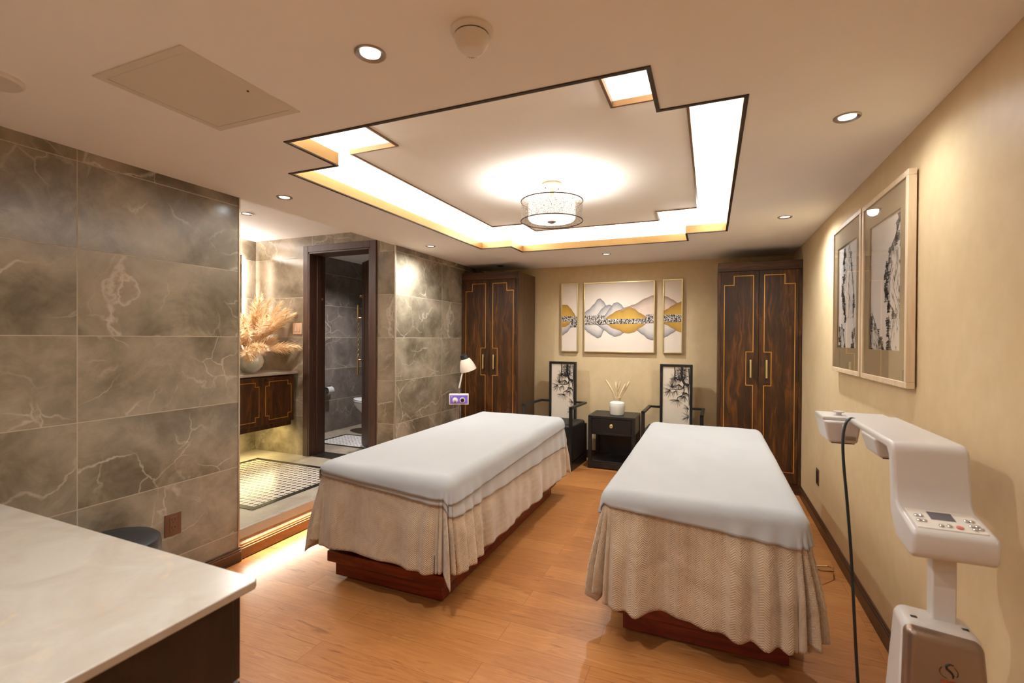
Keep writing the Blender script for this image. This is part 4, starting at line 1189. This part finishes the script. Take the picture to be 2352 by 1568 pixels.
# bent shell: one profile in the (y,z) plane, extruded across x
def arc_pts(cy, cz, r, a0, a1, n=8):
    return [(cy + r * math.cos(math.radians(a0 + (a1 - a0) * k / n)), cz + r * math.sin(math.radians(a0 + (a1 - a0) * k / n))) for k in range(n + 1)]
prof = [(2.30, 1.150), (1.775, 1.150)] + arc_pts(1.765, 1.115, 0.035, 90, 176, 8) + [(1.716, 1.035)] + [(1.708, 0.992), (1.690, 0.976)]
prof += [(1.582, 0.951), (1.570, 0.945), (1.566, 0.936), (1.572, 0.885), (1.582, 0.876), (1.60, 0.874), (1.70, 0.888), (1.745, 0.95), (1.757, 1.06), (1.766, 1.108), (1.785, 1.124), (2.30, 1.132)]
XA0, XA1 = 0.498, 0.678
MB().prism(prof, XA0, XA1, 'x').build('arm_shell', 'device_white', t, bevel=0.010, seg=4, angle=50)
# control panel let into the sloping tray
def T(u, v, h=0.0):    # u across 0..1, v down the slope 0..1
    y = 1.688 + (1.578 - 1.688) * v; z = 0.9762 + (0.9508 - 0.9762) * v
    n = Vector((0, -0.225, 0.974))
    return Vector((XA0 + 0.016 + (XA1 - XA0 - 0.032) * u, y, z)) + n * h
m = MB()
def slab(m, u0, u1, v0, v1, h0, h1):
    a = [T(u0, v0, h0), T(u1, v0, h0), T(u1, v1, h0), T(u0, v1, h0)]
    b = [T(u0, v0, h1), T(u1, v0, h1), T(u1, v1, h1), T(u0, v1, h1)]
    va = [m.bm.verts.new(p) for p in a]; vb = [m.bm.verts.new(p) for p in b]
    m.bm.faces.new(va[::-1]); m.bm.faces.new(vb)
    for i in range(4): m.bm.faces.new((va[i], va[(i + 1) % 4], vb[(i + 1) % 4], vb[i]))
slab(m, 0.0, 1.0, 0.08, 0.90, -0.001, 0.0015)
cp = m.build('control_panel', 'white_plastic', t, bevel=0.001)
m = MB(); slab(m, 0.30, 0.66, 0.16, 0.50, 0.001, 0.0025); m.build('screen', 'screen', cp, bevel=0.0004)
for u, v in ((0.10, 0.40), (0.17, 0.40), (0.09, 0.62), (0.17, 0.62), (0.82, 0.42), (0.90, 0.42), (0.84, 0.62), (0.92, 0.62), (0.85, 0.76), (0.94, 0.72), (0.38, 0.76), (0.50, 0.74)):
    MB().lathe([(0.0062, 0), (0.0058, 0.003), (0.004, 0.004), (0, 0.004)], T(u, v, 0.0012), 16, (0, -0.225, 0.974)).build('button', 'chrome', cp)
MB().lathe([(0.008, 0), (0.0075, 0.003), (0.005, 0.004), (0, 0.004)], T(0.64, 0.75, 0.0012), 16, (0, -0.225, 0.974)).build('button', 'red_button', cp)
MB().box(0.576, 0.630, 1.672, 1.712, 0.645, 0.895).build('column', 'device_white', t, bevel=0.004)
# pedestal: tapered hood with a metallic front
m = MB()
def loft(m, lo, hi):
    a = [m.bm.verts.new(p) for p in lo]; b = [m.bm.verts.new(p) for p in hi]
    m.bm.faces.new(a[::-1]); m.bm.faces.new(b)
    for i in range(len(a)): m.bm.faces.new((a[i], a[(i + 1) % len(a)], b[(i + 1) % len(a)], b[i]))
loft(m, [(0.462, 1.575, 0.07), (0.705, 1.575, 0.07), (0.715, 1.80, 0.07), (0.478, 1.80, 0.07)], [(0.496, 1.612, 0.684), (0.668, 1.612, 0.668), (0.672, 1.740, 0.668), (0.504, 1.740, 0.684)])
m.build('pedestal', 'device_white', t, bevel=0.028, seg=5)
m = MB()
loft(m, [(0.470, 1.553, 0.09), (0.695, 1.553, 0.09), (0.695, 1.60, 0.09), (0.470, 1.60, 0.09)], [(0.498, 1.598, 0.677), (0.664, 1.598, 0.660), (0.664, 1.65, 0.660), (0.498, 1.65, 0.677)])
M['champagne_metal'] = plain('champagne_metal', (150, 128, 112), 0.30, 0.75, var=0.04)
fp = m.build('front_panel', 'champagne_metal', t, bevel=0.022, seg=5)
m = MB().box(0.522, 0.536, 1.650, 1.659, 0.679, 0.6828).box(0.634, 0.648, 1.650, 1.659, 0.668, 0.6722)
islands(m, 'vent_slot', 'dark_slot', t, smooth=False)
# emblem: a ringed S-shaped stroke over a short line of red lettering marks
def FPt(u, v):        # on the front panel, metres from the emblem's middle
    z = 0.583 + v
    y = 1.553 + (1.598 - 1.553) * (z - 0.09) / (0.668 - 0.09) - 0.0012
    return (0.584 + u, y, z)
m = MB()
sp_ = [(0.010, 0.017), (0.002, 0.018), (-0.005, 0.013), (-0.004, 0.006), (0.004, -0.001), (0.009, -0.008), (0.008, -0.016)]
m.tube([FPt(*p) for p in sp_], [0.0012, 0.002, 0.0026, 0.0028, 0.0028, 0.0024, 0.0012], 8)
m.build('emblem', 'black', fp)
m = MB()
m.tube([FPt(0.019 * math.cos(a), 0.016 * math.sin(a) - 0.002) for a in [2.4 + k * 0.12 for k in range(18)]], 0.0007, 6)
m.tube([FPt(0.019 * math.cos(a), 0.016 * math.sin(a) - 0.002) for a in [-0.6 + k * 0.12 for k in range(14)]], 0.0007, 6)
islands(m, 'emblem_arc', 'bronze', fp)
m = MB()
for k in range(6):
    u = -0.017 + k * 0.0063
    a, b = FPt(u, -0.030), FPt(u + 0.0045, -0.024)
    m.box(a[0], b[0], a[1] - 0.0005, a[1] + 0.001, a[2], b[2])
m.build('emblem_text', 'red', fp, smooth=False)
# lamp heads under the end of the arm
def head(name, x0, x1, y0, y1, z0, z1):
    m = MB()
    loft(m, [(x0 + 0.018, y0 + 0.01, z0), (x1 - 0.012, y0 + 0.01, z0), (x1 - 0.012, y1 - 0.01, z0), (x0 + 0.018, y1 - 0.01, z0)], [(x0, y0, z1), (x1, y0, z1), (x1, y1, z1), (x0, y1, z1)])
    h = m.build('lamp_head', 'device_white', t, bevel=0.010, seg=4)
    MB().box(x0 + 0.03, x1 - 0.02, y0 + 0.02, y1 - 0.02, z0 - 0.004, z0 + 0.002).build('lens_plate', 'screen', h)
    MB().box(x0 + (x1 - x0) * 0.48, x0 + (x1 - x0) * 0.52, y0 - 0.004, y0 + 0.012, z0 + 0.012, z1 - 0.012).build('head_rib', 'device_white', h, bevel=0.003)
    MB().box(x0 + (x1 - x0) * 0.58, x0 + (x1 - x0) * 0.84, y0 + 0.0, y0 + 0.008, z0 + 0.014, z0 + 0.028).build('head_slot', 'nickel', h, bevel=0.002)
    return h
head('lamp_head', 0.418, 0.545, 2.22, 2.40, 1.045, 1.132)
head('lamp_head', 0.492, 0.615, 1.88, 2.04, 1.068, 1.132)
MB().prism([(2.24, 1.146), (2.24, 1.132), (2.40, 1.132), (2.40, 1.146)], 0.418, 0.66, 'x').build('head_plate', 'device_white', t, bevel=0.004)
MB().lathe([(0.010, 0), (0.010, 0.010), (0.020, 0.012), (0.020, 0.017), (0, 0.018)], (0.484, 2.30, 1.145), 20).build('hinge_knob', 'device_white', t)
cord = [(0.515, 2.20, 1.146), (0.498, 2.195, 1.148), (0.480, 2.18, 1.125), (0.470, 2.165, 1.07), (0.470, 2.15, 0.98), (0.476, 2.12, 0.84), (0.483, 2.09, 0.66), (0.487, 2.06, 0.46), (0.492, 2.03, 0.25), (0.50, 2.00, 0.10), (0.515, 1.96, 0.02), (0.55, 1.92, 0.007), (0.58, 1.89, 0.05), (0.585, 1.865, 0.12)]
def smooth_path(p, n=5):
    p = [Vector(v) for v in p]; out = []
    for i in range(len(p) - 1):
        a, b, c, d = p[max(i - 1, 0)], p[i], p[i + 1], p[min(i + 2, len(p) - 1)]
        for k in range(n):
            q = k / n
            out.append(0.5 * ((2 * b) + (c - a) * q + (2 * a - 5 * b + 4 * c - d) * q * q + (3 * b - a - 3 * c + d) * q ** 3))
    out.append(p[-1])
    return out
MB().tube(smooth_path(cord), 0.0052, 10).build('power_cord', 'black', t)
for x in (0.485, 0.685):
    for y in (1.61, 1.77):
        MB().tube([(x - 0.012, y, 0.026), (x + 0.012, y, 0.026)], 0.026, 18).box(x - 0.004, x + 0.004, y - 0.01, y + 0.01, 0.03, 0.08).build('caster', 'black', t)

# ------------------------------------------------------------------ counter in the foreground and the stool behind it
cz = 0.85
crot = math.radians(-1.0)
t = thing('sideboard', 'dark wood sideboard in the near left corner under the cream stone top', 'sideboard', (-1.9, 0.0, 0))
MB().box(-2.80, -1.062, -0.45, 0.805, 0.07, cz - 0.022).build('body', 'wood_dark', t, bevel=0.002)
MB().box(-2.76, -1.10, -0.42, 0.75, 0.0, 0.07).build('plinth', 'black', t)
for zz0, zz1 in ((0.608, cz - 0.030), (0.372, 0.600), (0.085, 0.364)):
    for k in range(3):
        a = -2.79 + k * 0.5765
        f = MB().box(a, a + 0.571, 0.805, 0.826, zz0, zz1).build('drawer', 'wood_dark', t, bevel=0.002)
        MB().box(a + 0.225, a + 0.345, 0.838, 0.848, (zz0 + zz1) / 2 - 0.006, (zz0 + zz1) / 2 + 0.006).box(a + 0.235, a + 0.245, 0.826, 0.84, (zz0 + zz1) / 2 - 0.005, (zz0 + zz1) / 2 + 0.005).box(a + 0.325, a + 0.335, 0.826, 0.84, (zz0 + zz1) / 2 - 0.005, (zz0 + zz1) / 2 + 0.005).build('drawer_handle', 'pale_gold', f, bevel=0.002)
o = MB().prism([(-2.80, -0.47), (-1.030, -0.47), (-1.030, 0.838), (-1.040, 0.850), (-2.80, 0.875)], cz - 0.021, cz).build('stone_countertop', 'cream_marble', bevel=0.003, seg=3)
tag(at_origin(o, (-1.9, 0.2, cz - 0.021)), 'cream marble countertop filling the near left corner', 'countertop')
sx, sy = -2.575, 1.335
t = thing('round_stool', 'charcoal upholstered round stool between the sideboard and the marble wall', 'stool', (sx, sy, 0))
MB().lathe([(0.0, 0.11), (0.172, 0.11), (0.182, 0.125), (0.188, 0.30), (0.188, 0.455), (0.182, 0.482), (0.165, 0.495), (0.08, 0.502), (0.0, 0.503)], (sx, sy, 0), 56, cap=False).build('cushion', 'stool_vinyl', t)
for k in range(4):
    a = PI / 4 + k * PI / 2
    MB().tube([(sx + 0.13 * math.cos(a), sy + 0.13 * math.sin(a), 0.115), (sx + 0.14 * math.cos(a), sy + 0.14 * math.sin(a), 0.0)], [0.016, 0.012], 12).build('leg', 'black_wood', t)

# ------------------------------------------------------------------ alcove: vanity, mirror, vase with pampas, mosaics
vx, vy0, vy1, vt = -4.05, 2.20, 3.785, 1.090
t = thing('vanity_cabinet', 'wall hung walnut vanity with brass line inlay in the alcove', 'vanity', (-4.35, 3.0, 0.53))
MB().box(XA + 0.002, vx - 0.022, vy0, vy1 - 0.03, 0.575, vt - 0.026).build('body', 'wood', t, bevel=0.002)
MB().box(XA + 0.002, vx - 0.035, vy0, vy1 - 0.035, 0.528, 0.577).build('plinth', 'wood', t, bevel=0.002)
for k in range(4):
    b = vy1 - 0.032 - k * 0.385
    a = b - 0.382
    dr = MB().box(vx - 0.022, vx, a, b, 0.580, vt - 0.040).build('door', 'wood', t, bevel=0.002)
    i, st = 0.045, 0.042
    z0, z1 = 0.580 + i, vt - 0.040 - i
    y0, y1 = a + i - 0.01, b - i + 0.01
    path = [(y0 + st, z0), (y1 - st, z0), (y1 - st, z0 + st), (y1, z0 + st), (y1, z1 - st), (y1 - st, z1 - st), (y1 - st, z1), (y0 + st, z1), (y0 + st, z1 - st), (y0, z1 - st), (y0, z0 + st), (y0 + st, z0 + st)]
    MB().ribbon(path, 0.006, vx - 0.002, vx + 0.0012, axis='x').build('inlay', 'gold_line', dr, smooth=False)
    ky = a + 0.03 if k % 2 == 0 else b - 0.03
    MB().lathe([(0.006, 0), (0.006, 0.014), (0.015, 0.018), (0.015, 0.024), (0, 0.026)], (vx, ky + 0.005, vt - 0.072), 18, (1, 0, 0)).build('knob', 'bronze', dr)
o = MB().box(XA + 0.002, vx + 0.015, vy0 - 0.01, vy1 + 0.010, vt - 0.025, vt).build('stone_vanity_top', 'cream_marble', bevel=0.003)
tag(at_origin(o, (-4.35, 3.0, vt - 0.025)), 'pale marble slab on the alcove vanity', 'countertop')
t = thing('wall_mirror', 'backlit frameless mirror standing off the alcove side wall above the vanity', 'mirror', (XA, 3.0, 1.25))
MB().box(XA + 0.042, XA + 0.048, 2.38, 3.590, 1.25, 2.325).build('glass', 'mirror', t, smooth=False)
MB().box(XA + 0.036, XA + 0.042, 2.382, 3.588, 1.252, 2.323).build('backing', 'nickel', t, smooth=False)
islands(MB().box(XA, XA + 0.036, 2.55, 3.45, 1.40, 1.46).box(XA, XA + 0.036, 2.55, 3.45, 2.16, 2.22), 'wall_cleat', 'white_plastic', t, smooth=False)
vc = (-4.30, 3.435, vt)
t = thing('globe_vase', 'round white celadon-tinted vase on the alcove vanity', 'vase', vc)
tt_ = NT('celadon_streaked_glaze')
n = tt_.noise(tt_.scale(tt_.obj(), 6, 6, 1.5), 1.2, 3)
tt_.base(tt_.ramp(n, (0.5, srgb(244, 238, 228)), (0.66, srgb(204, 216, 198))))
M['celadon'] = tt_.set(0.2)
MB().lathe([(0.0, 0.0), (0.062, 0.0), (0.070, 0.008), (0.112, 0.06), (0.126, 0.11), (0.118, 0.155), (0.092, 0.192), (0.072, 0.208), (0.070, 0.216), (0.064, 0.216), (0.066, 0.205), (0.085, 0.185), (0.0, 0.12)], vc, 48, cap=False).build('body', 'celadon', t)
# pampas bunch
t = thing('pampas_bouquet', 'bushy bunch of dry golden pampas grass in the globe vase', 'dried grass', (vc[0], vc[1], vt + 0.15))
rp = random.Random(17)
def plume(dirv, L, bend, seed):
    r = random.Random(seed)
    p0 = Vector((vc[0], vc[1], vt + 0.17)) + Vector((dirv.x, dirv.y, 0)) * 0.045
    pts = []
    n = 16
    for k in range(n + 1):
        q = k / n
        pts.append(p0 + dirv * L * q + Vector((dirv.x * bend * q * q, dirv.y * bend * q * q, -bend * 0.9 * q * q)))
    m = MB()
    m.tube(pts[:n - 1], [0.0028 - 0.0014 * k / n for k in range(n - 1)], 5)
    for k in range(230):
        q = 0.30 + 0.70 * r.random() ** 0.85
        i = min(int(q * n), n - 1); f = q * n - i
        c = pts[i] * (1 - f) + pts[i + 1] * f
        tan = (pts[i + 1] - pts[i]).normalized()
        side = Vector((r.gauss(0, 1), r.gauss(0, 1), r.gauss(0, 1)))
        side = (side - tan * side.dot(tan)).normalized()
        spread = 0.50 * math.sin(min(1, (q - 0.26) / 0.74 * 1.02) * PI) + 0.16
        hl = r.uniform(0.055, 0.105) * (0.7 + 0.5 * math.sin((q - 0.3) / 0.7 * PI))
        e1 = c + (tan * 0.85 + side * spread).normalized() * hl * 0.55
        e2 = e1 + (tan * 0.75 + side * spread * 1.1 + Vector((0, 0, -0.35))).normalized() * hl * 0.5
        wv = tan.cross(side).normalized() * r.uniform(0.0022, 0.0042)
        for e in (c, e1, e2):
            e.x = max(e.x, XA + 0.062); e.y = min(e.y, YD - 0.008)
        m.face([c - wv * 0.5, c + wv * 0.5, e1 + wv, e1 - wv])
        m.face([e1 - wv, e1 + wv, e2 + wv * 0.1, e2 - wv * 0.1])
    return m
for k in range(60):
    az = rp.uniform(-1.9, 2.4) if k % 4 else rp.uniform(0, 6.28)
    el = math.radians(rp.choice((20, 32, 45, 58, 70, 80)) + rp.uniform(-7, 7))
    dv = Vector((math.cos(az) * math.cos(el), math.sin(az) * math.cos(el), math.sin(el)))
    L = rp.uniform(0.36, 0.52) * (1.28 if el > 0.9 else 0.78)
    # keep heads clear of the walls
    while (vc[0] + dv.x * (L + 0.1) < XA + 0.06) or (vc[1] + dv.y * (L + 0.1) > YD - 0.03):
        dv = Vector((dv.x + 0.08 if vc[0] + dv.x * (L + 0.1) < XA + 0.06 else dv.x, dv.y - 0.06 if vc[1] + dv.y * (L + 0.1) > YD - 0.03 else dv.y, dv.z + 0.02)).normalized()
        L *= 0.985
    plume(dv, L, rp.uniform(0.05, 0.16), 100 + k).build('plume', 'pampas', t, recalc=False, smooth=False)
# octagon mosaic let into the raised alcove floor
mx0, mx1, my0, my1 = -4.30, -3.034, 2.446, 3.526
t = thing('mosaic_floor_inlay', 'black bordered octagon mosaic rug of tiles in the raised alcove floor', 'mosaic', ((mx0 + mx1) / 2, (my0 + my1) / 2, ZP))
bw = 0.052
MB().box(mx0 + bw, mx1 - bw, my0 + bw, my1 - bw, ZP, ZP + 0.003).build('tile_field', 'mosaic', t, smooth=False)
MB().ribbon([(mx0 + bw / 2, my0 + bw / 2), (mx1 - bw / 2, my0 + bw / 2), (mx1 - bw / 2, my1 - bw / 2), (mx0 + bw / 2, my1 - bw / 2)], bw, ZP, ZP + 0.0036, axis='z').build('border', 'black_stone', t, smooth=False)

# ------------------------------------------------------------------ bathroom behind the door
bx0, bx1, by0, by1 = -4.34, -3.25, 4.30, 4.86
t = thing('mosaic_floor_inlay', 'white mosaic rug with black dots and border on the bathroom floor', 'mosaic', ((bx0 + bx1) / 2, (by0 + by1) / 2, ZP))
MB().box(bx0 + 0.04, bx1 - 0.04, by0 + 0.04, by1 - 0.04, ZP, ZP + 0.003).build('tile_field', 'mosaic_bath', t, smooth=False)
MB().ribbon([(bx0 + 0.02, by0 + 0.02), (bx1 - 0.02, by0 + 0.02), (bx1 - 0.02, by1 - 0.02), (bx0 + 0.02, by1 - 0.02)], 0.04, ZP, ZP + 0.0036, axis='z').build('border', 'black_stone', t, smooth=False)
qx, qy = -4.06, 5.10
t = thing('toilet', 'white toilet seen through the bathroom doorway', 'toilet', (qx, qy, ZP))
def oval(cx, a0, a1, b, z, n=40):
    """egg outline: blunt towards +x, pointed nose towards -x"""
    out = []
    for k in range(n):
        th = 2 * PI * k / n
        x = math.cos(th); out.append((cx + (a1 if x > 0 else a0) * x, qy + b * math.sin(th), z))
    return out
m = MB()
rings = [oval(qx + 0.10, 0.20, 0.24, 0.105, ZP), oval(qx + 0.10, 0.19, 0.24, 0.10, ZP + 0.05), oval(qx + 0.08, 0.17, 0.25, 0.095, ZP + 0.15), oval(qx + 0.04, 0.22, 0.29, 0.125, ZP + 0.24),
         oval(qx, 0.29, 0.33, 0.165, ZP + 0.32), oval(qx, 0.33, 0.34, 0.182, ZP + 0.375), oval(qx, 0.335, 0.34, 0.185, ZP + 0.40)]
rv = [[m.bm.verts.new(p) for p in r] for r in rings]
m.bm.faces.new(rv[0][::-1]); m.bm.faces.new(rv[-1])
for a, b in zip(rv, rv[1:]):
    for k in range(40): m.bm.faces.new((a[k], a[(k + 1) % 40], b[(k + 1) % 40], b[k]))
m.build('bowl', 'porcelain', t, angle=60)
def ring_slab(z0, z1, s):
    m = MB(); lo, hi = oval(qx, 0.34 * s, 0.34 * s, 0.188 * s, z0), oval(qx, 0.34 * s, 0.34 * s, 0.188 * s, z1)
    a = [m.bm.verts.new(p) for p in lo]; b = [m.bm.verts.new(p) for p in hi]
    m.bm.faces.new(a[::-1]); m.bm.faces.new(b)
    for k in range(40): m.bm.faces.new((a[k], a[(k + 1) % 40], b[(k + 1) % 40], b[k]))
    return m
ring_slab(ZP + 0.403, ZP + 0.420, 1.0).build('seat', 'porcelain', t, bevel=0.005)
ring_slab(ZP + 0.422, ZP + 0.442, 0.99).build('lid', 'porcelain', t, bevel=0.007)
MB().box(qx + 0.34, qx + 0.53, qy - 0.20, qy + 0.20, ZP + 0.36, ZP + 0.78).build('cistern', 'porcelain', t, bevel=0.025, seg=4)
MB().box(qx + 0.33, qx + 0.54, qy - 0.21, qy + 0.21, ZP + 0.782, ZP + 0.812).build('cistern_lid', 'porcelain', t, bevel=0.01)
MB().box(qx + 0.24, qx + 0.44, qy - 0.10, qy + 0.10, ZP + 0.0, ZP + 0.37).build('pedestal', 'porcelain', t, bevel=0.03, seg=4)
t = thing('paper_holder', 'small metal toilet paper holder with a white roll on the dark bathroom wall', 'toilet paper holder', (XA + 0.012, 4.83, 0.78))
MB().lathe([(0.022, 0), (0.022, 0.008), (0.01, 0.012), (0.008, 0.065), (0, 0.066)], (XA + 0.012, 4.90, 0.79), 20, (1, 0, 0)).tube([(XA + 0.07, 4.91, 0.79), (XA + 0.07, 4.76, 0.79)], 0.007, 10).build('bracket', 'chrome', t)
MB().lathe([(0.048, 0), (0.048, 0.10), (0.02, 0.10), (0.02, 0.0)], (XA + 0.07, 4.78, 0.755), 28, (0, 1, 0), cap=False).build('paper_roll', 'towel', t)
